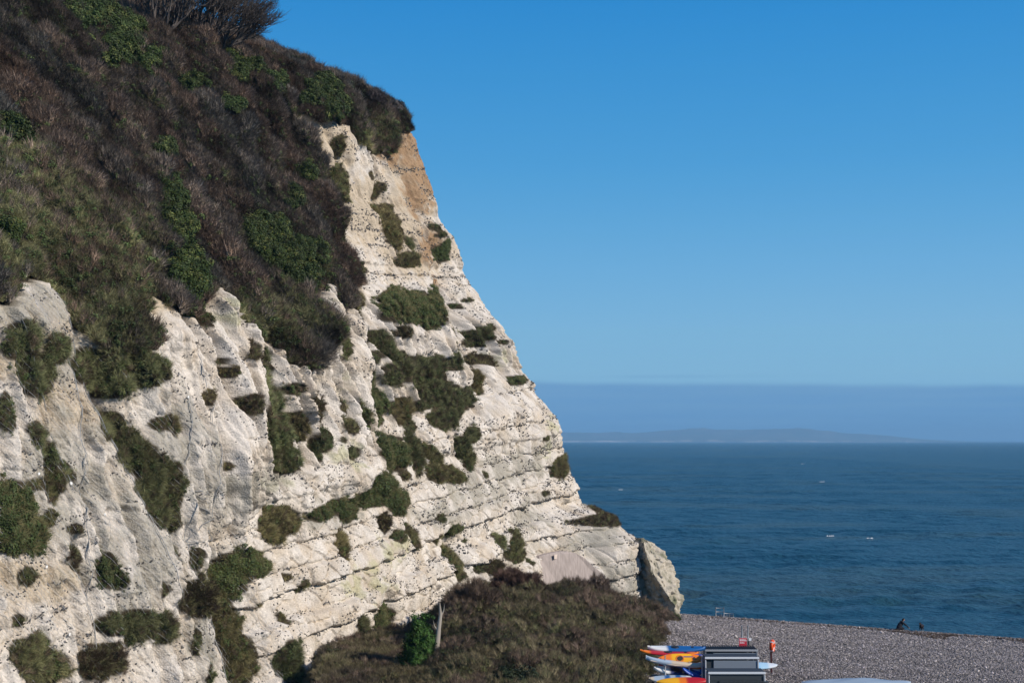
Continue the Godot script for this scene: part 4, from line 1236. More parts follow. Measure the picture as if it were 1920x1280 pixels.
func dead_post() -> void:
	rng.seed = 12
	var at := Vector3(-4.75, 0, -84.0)
	at.y = ground(at.x, at.z) - 0.2
	var o := thing("dead_trunk", at, "grey weathered dead trunk leaning beside the bright green bush", "tree trunk")
	var top := 9.5 - at.y
	put("trunk", tube_mesh([Vector3(-0.25, 0, 0), Vector3(-0.12, top * 0.3, 0.05), Vector3(-0.02, top * 0.55, 0), Vector3(0.1, top * 0.8, 0.06), Vector3(0.02, top, 0)], [0.22, 0.2, 0.15, 0.12, 0.05], 9), M.deadwood, o)
	put("snag", tube_mesh([Vector3(0.08, top * 0.75, 0), Vector3(0.3, top * 0.86, 0.1), Vector3(0.36, top * 0.98, 0.12)], [0.06, 0.045, 0.015], 6), M.deadwood, o)
	put("snag", tube_mesh([Vector3(-0.05, top * 0.5, 0), Vector3(-0.3, top * 0.6, 0.1), Vector3(-0.38, top * 0.7, 0.1)], [0.06, 0.04, 0.012], 6), M.deadwood, o)

# ---------------------------------------------------------------- beach things
func hull_mesh(length: float, width: float, height: float, rocker: float, colours: Array, stern := 0.5) -> ArrayMesh:
	var st := start()
	st.set_smooth_group(0)
	var nl := 36
	var nr := 16
	var rings := []
	for i in nl + 1:
		var t := float(i) / nl * 2.0 - 1.0
		var taper: float = pow(maxf(0.0, 1.0 - pow(absf(t), 2.4)), 0.62)
		var w := width * 0.5 * maxf(taper, 0.03)
		var y0 := rocker * t * t * t * t
		var ring := []
		for k in nr:
			var a := TAU * k / nr
			var cy := sin(a)
			var cx := cos(a)
			var yy := height * 0.5 * signf(cy) * pow(absf(cy), 0.75) * (0.75 + 0.25 * taper)
			ring.append(Vector3(t * length * 0.5, y0 + yy, signf(cx) * pow(absf(cx), 0.7) * w))
		rings.append(ring)
	var tint := func(i: int) -> Color:
		var f := float(i) / nl * colours.size() - 0.5
		var k0 := clampi(int(floor(f)), 0, colours.size() - 1)
		var k1 := mini(k0 + 1, colours.size() - 1)
		return (colours[k0] as Color).lerp(colours[k1], smoothstep(0.3, 0.7, clampf(f - k0, 0.0, 1.0)))
	for i in nl:
		var ca: Color = tint.call(i)
		var cb: Color = tint.call(i + 1)
		for k in nr:
			var k2 := (k + 1) % nr
			st.set_color(ca); st.add_vertex(rings[i][k]); st.add_vertex(rings[i][k2])
			st.set_color(cb); st.add_vertex(rings[i + 1][k2])
			st.set_color(ca); st.add_vertex(rings[i][k])
			st.set_color(cb); st.add_vertex(rings[i + 1][k2]); st.add_vertex(rings[i + 1][k])
	for k in range(1, nr - 1):
		st.add_vertex(rings[0][0]); st.add_vertex(rings[0][k]); st.add_vertex(rings[0][k + 1])
		st.add_vertex(rings[nl][0]); st.add_vertex(rings[nl][k + 1]); st.add_vertex(rings[nl][k])
	return done(st)

func ring_mesh(r: float, thick: float, sx := 1.0) -> ArrayMesh:
	var t := TorusMesh.new()
	t.inner_radius = r - thick
	t.outer_radius = r + thick
	t.rings = 24
	t.ring_segments = 8
	var st := SurfaceTool.new()
	st.append_from(t, 0, Transform3D(Basis.from_scale(Vector3(sx, 1, 1)), Vector3.ZERO))
	return st.commit()

func disc(r: float, h: float, sx := 1.0) -> ArrayMesh:
	var c := CylinderMesh.new()
	c.top_radius = r
	c.bottom_radius = r * 0.9
	c.height = h
	c.radial_segments = 20
	c.rings = 1
	var st := SurfaceTool.new()
	st.append_from(c, 0, Transform3D(Basis.from_scale(Vector3(sx, 1, 1)), Vector3.ZERO))
	return st.commit()

func kayak(at: Vector3, rot: Vector3, length: float, width: float, height: float, rocker: float, colours: Array, label: String, fittings: Material, called := "kayak") -> Node3D:
	var o := thing(called, at, label, called, "boats stacked on the rack")
	o.rotation_degrees = rot
	var h := put("hull", hull_mesh(length, width, height, rocker, colours), M.plastic, o)
	if called == "kayak":
		var cp := put("cockpit_rim", ring_mesh(0.17, 0.025, 1.3), fittings, o)
		cp.position = Vector3(-0.1, height * 0.48, 0)
		var well := put("seat_well", disc(0.13, 0.06, 1.3), M.dark_plastic, o)
		well.position = Vector3(-0.1, height * 0.48, 0)
		var hatch := put("hatch", disc(0.085, 0.05), M.dark_plastic, o)
		hatch.position = Vector3(length * 0.27, height * 0.47 + rocker * 0.08, 0)
		for sg: float in [-1.0, 1.0]:
			put("handle", tube_mesh([Vector3(sg * length * 0.44, height * 0.42 + rocker * 0.6, -0.05), Vector3(sg * length * 0.45, height * 0.55 + rocker * 0.6, 0), Vector3(sg * length * 0.44, height * 0.42 + rocker * 0.6, 0.05)], [0.012, 0.014, 0.012], 5), M.dark_plastic, o)
	elif called == "canoe":
		for sg: float in [-1.0, 1.0]:
			put("gunwale", tube_mesh([Vector3(-length * 0.42, -height * 0.2 + rocker * 0.5, sg * width * 0.3), Vector3(0, -height * 0.25, sg * width * 0.5), Vector3(length * 0.42, -height * 0.2 + rocker * 0.5, sg * width * 0.3)], [0.02, 0.025, 0.02], 6), M.pale, o)
	else:
		for sg: float in [-1.0, 0.0, 1.0]:
			put("fin", box_mesh(Vector3(-length * 0.4, -height * 0.5 - 0.05, sg * 0.12), Vector3(0.14, 0.12, 0.012), 0.004), M.dark_plastic, o)
	return o

func kayak_rack() -> void:
	var W := Color(0.72, 0.72, 0.7)
	var NAVY := Color(0.01, 0.022, 0.10)
	var BLUE := Color(0.012, 0.08, 0.42)
	var MID := Color(0.012, 0.10, 0.30)
	var RED := Color(0.45, 0.018, 0.025)
	var ORG := Color(0.80, 0.19, 0.015)
	var YEL := Color(0.85, 0.42, 0.015)
	var PALE := Color(0.36, 0.45, 0.55)
	var BEIGE := Color(0.56, 0.47, 0.36)
	var gy := ground(10.0, -76.0)
	var o := thing("kayak_rack", Vector3(10.0, gy, -76.2), "steel pole rack carrying the stacked kayaks left of the grey lockers", "rack")
	for x: float in [-1.05, 0.35, 1.1]:
		for z: float in [0.62, -1.1]:
			put("post", tube_mesh([Vector3(x, -0.2, z), Vector3(x, (2.3 if x != 0.35 else 1.95), z)], [0.035, 0.035], 8), M.pole, o)
		for y: float in [0.32, 1.08, 1.62, 1.95]:
			if x == 0.35 and y > 1.9: continue
			put("arm", box_mesh(Vector3(x, y, -0.24), Vector3(0.05, 0.05, 1.74), 0.008), M.galv, o)
	kayak(Vector3(9.82, 7.62, -77.15), Vector3(14, 1.5, -1.0), 3.5, 0.7, 0.26, 0.10, [W, W, MID, MID, MID, MID], "blue and white sit-on kayak on top of the stack", M.dark_plastic)
	kayak(Vector3(9.35, 7.44, -76.72), Vector3(10, -1.0, -2.0), 3.5, 0.62, 0.16, 0.12, [ORG, RED, RED, RED, RED, ORG], "slim red kayak second from the top of the stack", M.dark_plastic)
	kayak(Vector3(10.2, 7.36, -76.45), Vector3(8, 0, -0.5), 2.2, 0.6, 0.12, 0.03, [Color(0.05, 0.06, 0.28)], "thin violet-blue board squeezed above the orange kayak", M.dark_plastic, "paddleboard")
	kayak(Vector3(9.98, 7.20, -76.25), Vector3(72, 0, -1.0), 2.75, 0.62, 0.24, 0.06, [ORG, ORG, YEL, YEL, YEL, ORG, ORG], "orange sit-on kayak tilted with its seat wells showing", M.orange_rim)
	kayak(Vector3(9.55, 7.02, -75.72), Vector3(0, 0, -7.0), 3.5, 0.55, 0.3, 0.16, [PALE, PALE, PALE, BEIGE, BEIGE, BEIGE, BEIGE], "pale blue and beige canoe resting in front of the orange kayak", M.dark_plastic, "canoe")
	kayak(Vector3(10.15, 6.68, -76.5), Vector3(18, 0, -3), 3.0, 0.62, 0.24, 0.08, [RED, RED, NAVY, RED, ORG, ORG], "red kayak with navy middle under the beige canoe", M.dark_plastic)
	kayak(Vector3(9.7, 6.52, -75.95), Vector3(40, 0, -10), 2.9, 0.62, 0.26, 0.08, [W, W, NAVY, NAVY, NAVY, BLUE], "navy kayak with a white bow in the middle of the stack", M.dark_plastic)
	kayak(Vector3(10.55, 6.44, -75.62), Vector3(30, 0, -31), 1.5, 0.4, 0.14, 0.04, [BLUE], "bright blue board slanting down to the right across the stack", M.dark_plastic, "paddleboard")
	kayak(Vector3(10.75, 6.55, -76.3), Vector3(35, 0, -6), 1.6, 0.5, 0.16, 0.04, [W, W, BLUE], "white board with blue tail beside the nearest locker", M.dark_plastic, "paddleboard")
	kayak(Vector3(9.2, 6.2, -75.35), Vector3(30, 0, 2), 2.5, 0.6, 0.2, 0.05, [BEIGE, PALE, PALE, MID, PALE, MID, PALE, W], "pale board with bright blue bands low in the stack", M.dark_plastic, "paddleboard")
	kayak(Vector3(9.85, 6.16, -74.75), Vector3(200, 0, -2), 3.0, 0.72, 0.3, 0.03, [YEL, YEL, YEL, ORG, RED, RED, RED], "yellow to red kayak lying lowest and nearest in the stack", M.dark_plastic)

func locker(x0: float, x1: float, top: float, z: float, depth: float, label: String, variant: int) -> void:
	var gy := ground((x0 + x1) * 0.5, z)
	var w := x1 - x0
	var o := thing("beach_locker", Vector3((x0 + x1) * 0.5, gy, z - depth * 0.5), label, "locker", "grey lockers on the shingle")
	var h := top - gy
	var fz := depth * 0.5
	put("wall", box_mesh(Vector3(-w * 0.5 + 0.05, h * 0.5 - 0.1, 0), Vector3(0.06, h - 0.1, depth - 0.12)), M.slate, o)
	put("wall", box_mesh(Vector3(w * 0.5 - 0.05, h * 0.5 - 0.1, 0), Vector3(0.06, h - 0.1, depth - 0.12)), M.slate, o)
	put("wall", box_mesh(Vector3(0, h * 0.5 - 0.1, -fz + 0.06), Vector3(w - 0.2, h - 0.1, 0.06)), M.slate, o)
	var trim: Material = M.trim if variant > 0 else M.galv
	var roof := put("roof", box_mesh(Vector3(0, h - 0.04, 0), Vector3(w, 0.06, depth)), M.roof, o)
	if variant == 0:
		for k in 22:
			put("rib", box_mesh(Vector3(-w * 0.5 + w * (k + 0.5) / 22.0, h + 0.01, -0.1), Vector3(0.05, 0.05, depth + 0.3)), M.roof, roof)
	put("fascia", box_mesh(Vector3(0, h - 0.06, fz + 0.03), Vector3(w + 0.05, 0.12, 0.05)), trim, o)
	for sg: float in [-1.0, 1.0]:
		put("corner_trim", box_mesh(Vector3(sg * (w * 0.5 - 0.02), h * 0.5 - 0.12, fz + 0.02), Vector3(0.05, h - 0.12, 0.05)), trim, o)
	if variant == 2:
		for k in 5:
			put("board", box_mesh(Vector3(0, h - 0.3 - k * 0.4, fz - 0.06 + 0.012 * (k % 2)), Vector3(w - 0.14, 0.385, 0.035)), M.slate_dark, o)
		put("shelf", box_mesh(Vector3(0.35, h - 0.52, fz + 0.12), Vector3(w - 0.4, 0.05, 0.3)), M.slate_dark, o)
	else:
		put("door", box_mesh(Vector3(0.2, h * 0.5 - 0.12, fz - 0.05), Vector3(w - 0.58, h - 0.2, 0.05)), M.slate, o)
		put("side_panel", box_mesh(Vector3(-w * 0.5 + 0.27, h * 0.5 - 0.12, fz - 0.13), Vector3(0.4, h - 0.2, 0.05)), M.slate_dark, o)
		put("handle", box_mesh(Vector3(w * 0.5 - 0.35, h * 0.5, fz), Vector3(0.03, 0.18, 0.05), 0.006), M.galv, o)

func beach_things() -> void:
	locker(11.72, 14.9, 7.4, -78.4, 1.2, "farthest grey locker with a dark ribbed roof", 0)
	locker(11.2, 14.3, 7.52, -75.0, 1.2, "middle grey locker with a wide door and pale trim", 1)
	locker(10.78, 13.88, 7.38, -71.0, 1.2, "nearest dark slate locker with boards and a shelf at the picture foot", 2)
	kayak_rack()
	var sup := kayak(Vector3(14.35, 6.72, -76.7), Vector3(28, 0, 0), 2.8, 0.62, 0.14, 0.05, [Color(0.1, 0.4, 0.72), Color(0.1, 0.4, 0.72), Color(0.12, 0.42, 0.74), Color(0.4, 0.62, 0.8), Color(0.7, 0.75, 0.8)], "white-tipped light blue paddleboard poking out past the lockers", M.dark_plastic, "paddleboard")
	sup.set_meta("group", "boards by the lockers")
	var br := thing("board_stand", Vector3(14.3, ground(14.3, -76.7), -76.7), "low steel stand under the light blue paddleboard", "stand")
	var bh := 6.55 - br.position.y
	for x: float in [-0.5, 0.5]:
		put("leg", tube_mesh([Vector3(x, -0.15, 0), Vector3(x, bh - 0.03, 0)], [0.03, 0.03], 8), M.galv, br)
		put("cross_bar", box_mesh(Vector3(x, bh - 0.02, 0), Vector3(0.05, 0.04, 0.6), 0.008), M.galv, br)
	# warning sign on two tall poles
	var gy := ground(14.4, -80.0)
	var o := thing("warning_sign", Vector3(14.43, gy, -80.0), "red and photo warning board on two tall steel poles behind lockers", "sign")
	for x: float in [-0.17, 0.2]:
		put("pole", tube_mesh([Vector3(x, -0.4, -0.06), Vector3(x, 8.58 - gy, -0.06)], [0.045, 0.045], 10), M.pole, o)
	var cy := 7.55 - gy
	put("board", box_mesh(Vector3(0.0, cy - 0.03, 0), Vector3(0.78, 0.64, 0.025), 0.004), M.sign_white, o)
	put("red_panel", box_mesh(Vector3(-0.14, cy + 0.02, 0.016), Vector3(0.48, 0.53, 0.012), 0.002), M.sign_red, o)
	put("photo_panel", box_mesh(Vector3(0.245, cy + 0.02, 0.016), Vector3(0.285, 0.53, 0.012), 0.002), M.photo, o)
	rng.seed = 3
	for r in [[0.17, 0.045, 0.36], [0.105, 0.045, 0.38], [0.0, 0.025, 0.26], [-0.045, 0.025, 0.22]]:   # print too far off to read
		var x := -0.34
		while x < -0.34 + r[2]:
			var wd := rng.randf_range(0.05, 0.11)
			put("print", box_mesh(Vector3(x + wd * 0.5, cy + 0.02 + r[0], 0.024), Vector3(wd, r[1], 0.004), 0.001), M.sign_white, o)
			x += wd + 0.02
	put("photo_spot", box_mesh(Vector3(0.31, cy + 0.2, 0.024), Vector3(0.15, 0.16, 0.004), 0.001), M.sign_white, o)
	put("photo_spot", box_mesh(Vector3(0.2, cy - 0.02, 0.024), Vector3(0.1, 0.26, 0.004), 0.001), M.dark_plastic, o)
	# lifebuoy
	gy = ground(16.66, -83.0)
	o = thing("lifebuoy_post", Vector3(16.66, gy, -83.0), "orange lifebuoy housing on a dark red post on the shingle", "lifebuoy")
	put("post", box_mesh(Vector3(-0.03, (6.5 - gy) * 0.5 + 0.1, 0), Vector3(0.11, 6.8 - gy, 0.11), 0.01), M.dark_red, o)
	var y0 := 6.9 - gy
	var t := TorusMesh.new()
	t.inner_radius = 0.21
	t.outer_radius = 0.4
	t.rings = 36
	t.ring_segments = 14
	var ring := put("ring", t, M.buoy, o)
	ring.position = Vector3(0.06, y0, 0.1)
	ring.rotation_degrees = Vector3(90, 66, 0)
	var back := put("housing", disc(0.41, 0.1), M.buoy_back, o)
	back.position = Vector3(-0.02, y0, 0.06)
	back.rotation_degrees = Vector3(90, 66, 0)
	for k in 4:
		var a := TAU * (k + 0.5) / 4.0
		var bnd := put("band", box_mesh(Vector3.ZERO, Vector3(0.21, 0.2, 0.07), 0.02), M.sign_white, o)
		bnd.transform = ring.transform * Transform3D(Basis(Vector3.UP, -a), Vector3(cos(a) * 0.305, 0, sin(a) * 0.305))
	# covered boat by the lower edge
	gy = ground(18.6, -70.0)
	o = thing("covered_boat", Vector3(18.6, gy, -70.0), "boat under a pale blue-grey tarpaulin at the picture foot", "boat")
	var hl := put("hull", hull_mesh(6.0, 2.0, 1.3, 0.15, [Color(0.5, 0.5, 0.5)]), M.plastic, o)
	hl.position = Vector3(0, 0.66, 0)
	var st := start()
	st.set_smooth_group(0)
	var rows := []
	for i in 41:
		var f := float(i) / 40.0 * 2.0 - 1.0
		var row := []
		for k in 21:
			var g := float(k) / 20.0 * 2.0 - 1.0
			var wd := 1.08 * pow(maxf(0.0, 1.0 - pow(absf(f), 3.0)), 0.5) + 0.06
			var yy := 1.2 + 0.78 * pow(maxf(0.0, 1.0 - g * g), 0.8) * (1.0 - 0.25 * f * f) - 0.3 * g * g + 0.025 * sin(f * 7.0 + 1.0) * (1.0 - g * g) + 0.02 * sin(g * 14.0 + f * 9.0)
			row.append(Vector3(f * 2.95, yy, g * wd))
		rows.append(row)
	for i in 40:
		for k in 20:
			quad(st, rows[i][k], rows[i][k + 1], rows[i + 1][k + 1], rows[i + 1][k])
	put("tarpaulin", done(st), M.tarp, o)
	# boarding stage at the water's edge
	var jx := 22.4
	var jz := -137.0
	gy = ground(jx, jz)
	o = thing("boarding_stage", Vector3(jx, gy, jz), "small grey metal boarding stage with rails at the water's edge", "jetty")
	for x: float in [-0.75, 0.1]:
		put("tall_post", tube_mesh([Vector3(x, -0.3, 0), Vector3(x, 1.05, 0)], [0.035, 0.035], 8), M.galv, o)
	for y: float in [0.95, 0.55]:
		put("rail", tube_mesh([Vector3(-0.75, y, 0), Vector3(0.1, y, 0)], [0.028, 0.028], 8), M.galv, o)
	put("rail", tube_mesh([Vector3(0.1, 0.4, 0), Vector3(1.15, 0.36, 0)], [0.028, 0.028], 8), M.galv, o)
	for x: float in [-0.2, 0.4, 0.7, 1.1]:
		put("short_post", tube_mesh([Vector3(x, -0.4, 0), Vector3(x, 0.38, 0)], [0.025, 0.025], 8), M.galv, o)
	put("deck", box_mesh(Vector3(0.2, 0.1, -0.6), Vector3(1.9, 0.06, 0.9)), M.slate_dark, o)
	figures()

# smooth union of tapered capsules meshed as surface nets; parts: [a, b, ra, rb, colour]
func nets(parts: Array, cell: float, k: float, st: SurfaceTool) -> void:
	var lo := Vector3(1e9, 1e9, 1e9)
	var hi := -lo
	for p in parts:
		var r: float = maxf(p[2], p[3]) + cell * 2.0
		lo = lo.min(p[0] - Vector3.ONE * r).min(p[1] - Vector3.ONE * r)
		hi = hi.max(p[0] + Vector3.ONE * r).max(p[1] + Vector3.ONE * r)
	var nx := int((hi.x - lo.x) / cell) + 2
	var ny := int((hi.y - lo.y) / cell) + 2
	var nz := int((hi.z - lo.z) / cell) + 2
	var f := PackedFloat32Array()
	f.resize(nx * ny * nz)
	f.fill(9.0)
	for p in parts:
		var a: Vector3 = p[0]
		var ab: Vector3 = p[1] - a
		var l2 := maxf(ab.length_squared(), 1e-8)
		var r: float = maxf(p[2], p[3]) + cell * 2.5 + k
		var l: Vector3 = ((a.min(p[1]) - Vector3.ONE * r - lo) / cell).max(Vector3.ZERO)
		var u: Vector3 = (a.max(p[1]) + Vector3.ONE * r - lo) / cell
		for x in range(int(l.x), mini(nx, int(u.x) + 1)):
			for y in range(int(l.y), mini(ny, int(u.y) + 1)):
				for z in range(int(l.z), mini(nz, int(u.z) + 1)):
					var q := lo + Vector3(x, y, z) * cell
					var t := clampf((q - a).dot(ab) / l2, 0.0, 1.0)
					var d: float = q.distance_to(a + ab * t) - lerpf(p[2], p[3], t)
					var i := (x * ny + y) * nz + z
					var e := f[i]
					var m := clampf(0.5 + 0.5 * (e - d) / k, 0.0, 1.0)
					f[i] = lerpf(e, d, m) - k * m * (1.0 - m) if e < 8.0 else d
	var verts := {}
	for x in nx - 1:
		for y in ny - 1:
			for z in nz - 1:
				var sum := Vector3.ZERO
				var n := 0
				for ed in [[0, 1], [0, 2], [0, 4], [1, 3], [1, 5], [2, 3], [2, 6], [3, 7], [4, 5], [4, 6], [5, 7], [6, 7]]:
					var c0: int = ed[0]
					var c1: int = ed[1]
					var v0 := f[((x + (c0 & 1)) * ny + y + ((c0 >> 1) & 1)) * nz + z + (c0 >> 2)]
					var v1 := f[((x + (c1 & 1)) * ny + y + ((c1 >> 1) & 1)) * nz + z + (c1 >> 2)]
					if (v0 < 0.0) != (v1 < 0.0):
						var t := v0 / (v0 - v1)
						sum += Vector3(c0 & 1, (c0 >> 1) & 1, c0 >> 2).lerp(Vector3(c1 & 1, (c1 >> 1) & 1, c1 >> 2), t)
						n += 1
				if n: verts[(x * ny + y) * nz + z] = lo + (Vector3(x, y, z) + sum / n) * cell
	st.set_smooth_group(0)
	for x in range(1, nx - 1):
		for y in range(1, ny - 1):
			for z in range(1, nz - 1):
				var i := (x * ny + y) * nz + z
				var here := f[i] < 0.0
				for ax in 3:
					var step: int = [ny * nz, nz, 1][ax]
					if (f[i + step] < 0.0) == here: continue
					var s1: int = [nz, 1, ny * nz][ax]
					var s2: int = [1, ny * nz, nz][ax]
					if not (verts.has(i) and verts.has(i - s1) and verts.has(i - s2) and verts.has(i - s1 - s2)): continue
					var q := [verts[i], verts[i - s1], verts[i - s1 - s2], verts[i - s2]]
					if here: q.reverse()
					for v: Vector3 in [q[0], q[1], q[2], q[0], q[2], q[3]]:
						var best := 1e9
						var c := Color.BLACK
						for p in parts:
							var ab: Vector3 = p[1] - p[0]
							var t := clampf((v - p[0]).dot(ab) / maxf(ab.length_squared(), 1e-8), 0.0, 1.0)
							var d: float = v.distance_to(p[0] + ab * t) - lerpf(p[2], p[3], t)
							if d < best:
								best = d
								c = p[4]
						st.set_color(c)
						st.add_vertex(v)

func figures() -> void:
	var jacket := Color(0.012, 0.014, 0.022)
	var jeans := Color(0.014, 0.015, 0.02)
	var skin := Color(0.45, 0.27, 0.19)
	var hair := Color(0.012, 0.01, 0.009)
	var px := 38.3
	var pz := -139.5 + (0.35 + (px - 17.8) * 0.497) / 0.868
	var o := thing("person", Vector3(px, ground(px, pz) + 0.03, pz), "person in dark clothes crouching on the beach crest, reaching down to the right", "person")
	var P := []
	P.append([Vector3(-0.14, 0.26, 0), Vector3(0.0, 0.52, 0), 0.24, 0.225, jacket])
	P.append([Vector3(0.0, 0.50, 0), Vector3(0.17, 0.76, 0), 0.22, 0.18, jacket])
	P.append([Vector3(0.17, 0.77, -0.16), Vector3(0.17, 0.77, 0.16), 0.105, 0.105, jacket])
	P.append([Vector3(0.2, 0.82, 0), Vector3(0.28, 0.92, 0), 0.075, 0.065, jacket])
	P.append([Vector3(0.32, 0.97, 0), Vector3(0.35, 1.0, 0), 0.095, 0.1, skin])
	P.append([Vector3(0.425, 0.96, 0), Vector3(0.45, 0.945, 0), 0.018, 0.014, skin])
	for sg: float in [-1.0, 1.0]:
		P.append([Vector3(0.19, 0.76, sg * 0.22), Vector3(0.47, 0.55, sg * 0.22), 0.09, 0.072, jacket])
		P.append([Vector3(0.47, 0.55, sg * 0.22), Vector3(0.78, 0.24 if sg > 0 else 0.3, sg * 0.12), 0.068, 0.045, jacket])
		P.append([Vector3(-0.1, 0.24, sg * 0.12), Vector3(0.24, 0.18, sg * 0.2), 0.13, 0.1, jeans])
		P.append([Vector3(0.24, 0.15, sg * 0.2), Vector3(-0.28, 0.1, sg * 0.17), 0.095, 0.07, jeans])
		P.append([Vector3(-0.28, 0.09, sg * 0.17), Vector3(-0.48, 0.06, sg * 0.18), 0.06, 0.05, hair])
	var st := start()
	nets(P, 0.026, 0.045, st)
	for sg: float in [-1.0, 1.0]:
		var w := Vector3(0.78, 0.24 if sg > 0 else 0.3, sg * 0.12)
		var dir := Vector3(0.75, -0.62, -sg * 0.2).normalized()
		var side := Vector3(0, 0, 1)
		var H := [[w, w + dir * 0.09, 0.026, 0.03, skin]]
		for f in 4:
			var root := w + dir * 0.08 + side * (f - 1.5) * 0.02
			var ln: float = [0.035, 0.042, 0.04, 0.03][f]
			H.append([root, root + dir * ln, 0.0095, 0.0085, skin])
			H.append([root + dir * ln, root + dir * ln * 1.7 + Vector3(0.0, -0.025, 0), 0.0085, 0.007, skin])
		H.append([w + dir * 0.03 - side * sg * 0.022, w + dir * 0.07 - side * sg * 0.05, 0.011, 0.009, skin])
		nets(H, 0.006, 0.006, st)
	put("body", done(st), M.cloth, o)
	st = start()
	nets([[Vector3(0.29, 1.0, 0), Vector3(0.345, 1.055, 0), 0.11, 0.1, hair], [Vector3(0.26, 0.93, 0), Vector3(0.28, 1.0, 0), 0.085, 0.1, hair]], 0.02, 0.03, st)
	put("hair", done(st), M.cloth, o)
	var dx := 40.05
	var dz := -139.5 + (0.4 + (dx - 17.8) * 0.497) / 0.868
	o = thing("dog", Vector3(dx, ground(dx, dz) + 0.02, dz), "black dog standing on the beach crest right of the crouching person", "dog")
	o.rotation_degrees = Vector3(0, 238, 0)
	o.scale = Vector3.ONE * 1.12
	var coat := Color(0.012, 0.011, 0.012)
	var tan := Color(0.1, 0.055, 0.035)
	var pale := Color(0.16, 0.15, 0.15)
	P = [[Vector3(0.2, 0.5, 0), Vector3(-0.05, 0.52, 0), 0.135, 0.115, coat], [Vector3(-0.05, 0.52, 0), Vector3(-0.26, 0.53, 0), 0.11, 0.1, coat],
		[Vector3(0.24, 0.56, 0), Vector3(0.38, 0.72, 0), 0.09, 0.065, coat], [Vector3(0.4, 0.75, 0), Vector3(0.45, 0.75, 0), 0.078, 0.065, coat], [Vector3(0.47, 0.735, 0), Vector3(0.57, 0.71, 0), 0.04, 0.03, tan],
		[Vector3(-0.33, 0.55, 0), Vector3(-0.5, 0.45, 0.03), 0.03, 0.016, coat]]
	for sg: float in [-1.0, 1.0]:
		P.append([Vector3(0.39, 0.8, sg * 0.06), Vector3(0.36, 0.72, sg * 0.09), 0.022, 0.015, coat])
		P.append([Vector3(0.2, 0.45, sg * 0.08), Vector3(0.19, 0.24, sg * 0.085), 0.06, 0.036, coat])
		P.append([Vector3(0.19, 0.24, sg * 0.085), Vector3(0.2, 0.05, sg * 0.085), 0.033, 0.025, pale])
		P.append([Vector3(0.2, 0.035, sg * 0.085), Vector3(0.235, 0.028, sg * 0.085), 0.03, 0.026, pale])
		P.append([Vector3(-0.25, 0.48, sg * 0.075), Vector3(-0.18, 0.3, sg * 0.085), 0.085, 0.05, coat])
		P.append([Vector3(-0.18, 0.3, sg * 0.085), Vector3(-0.33, 0.2, sg * 0.085), 0.042, 0.03, coat])
		P.append([Vector3(-0.33, 0.2, sg * 0.085), Vector3(-0.31, 0.05, sg * 0.085), 0.028, 0.024, pale])
		P.append([Vector3(-0.31, 0.035, sg * 0.085), Vector3(-0.275, 0.028, sg * 0.085), 0.03, 0.026, pale])
	st = start()
	nets(P, 0.02, 0.03, st)
	put("body", done(st), M.cloth, o)

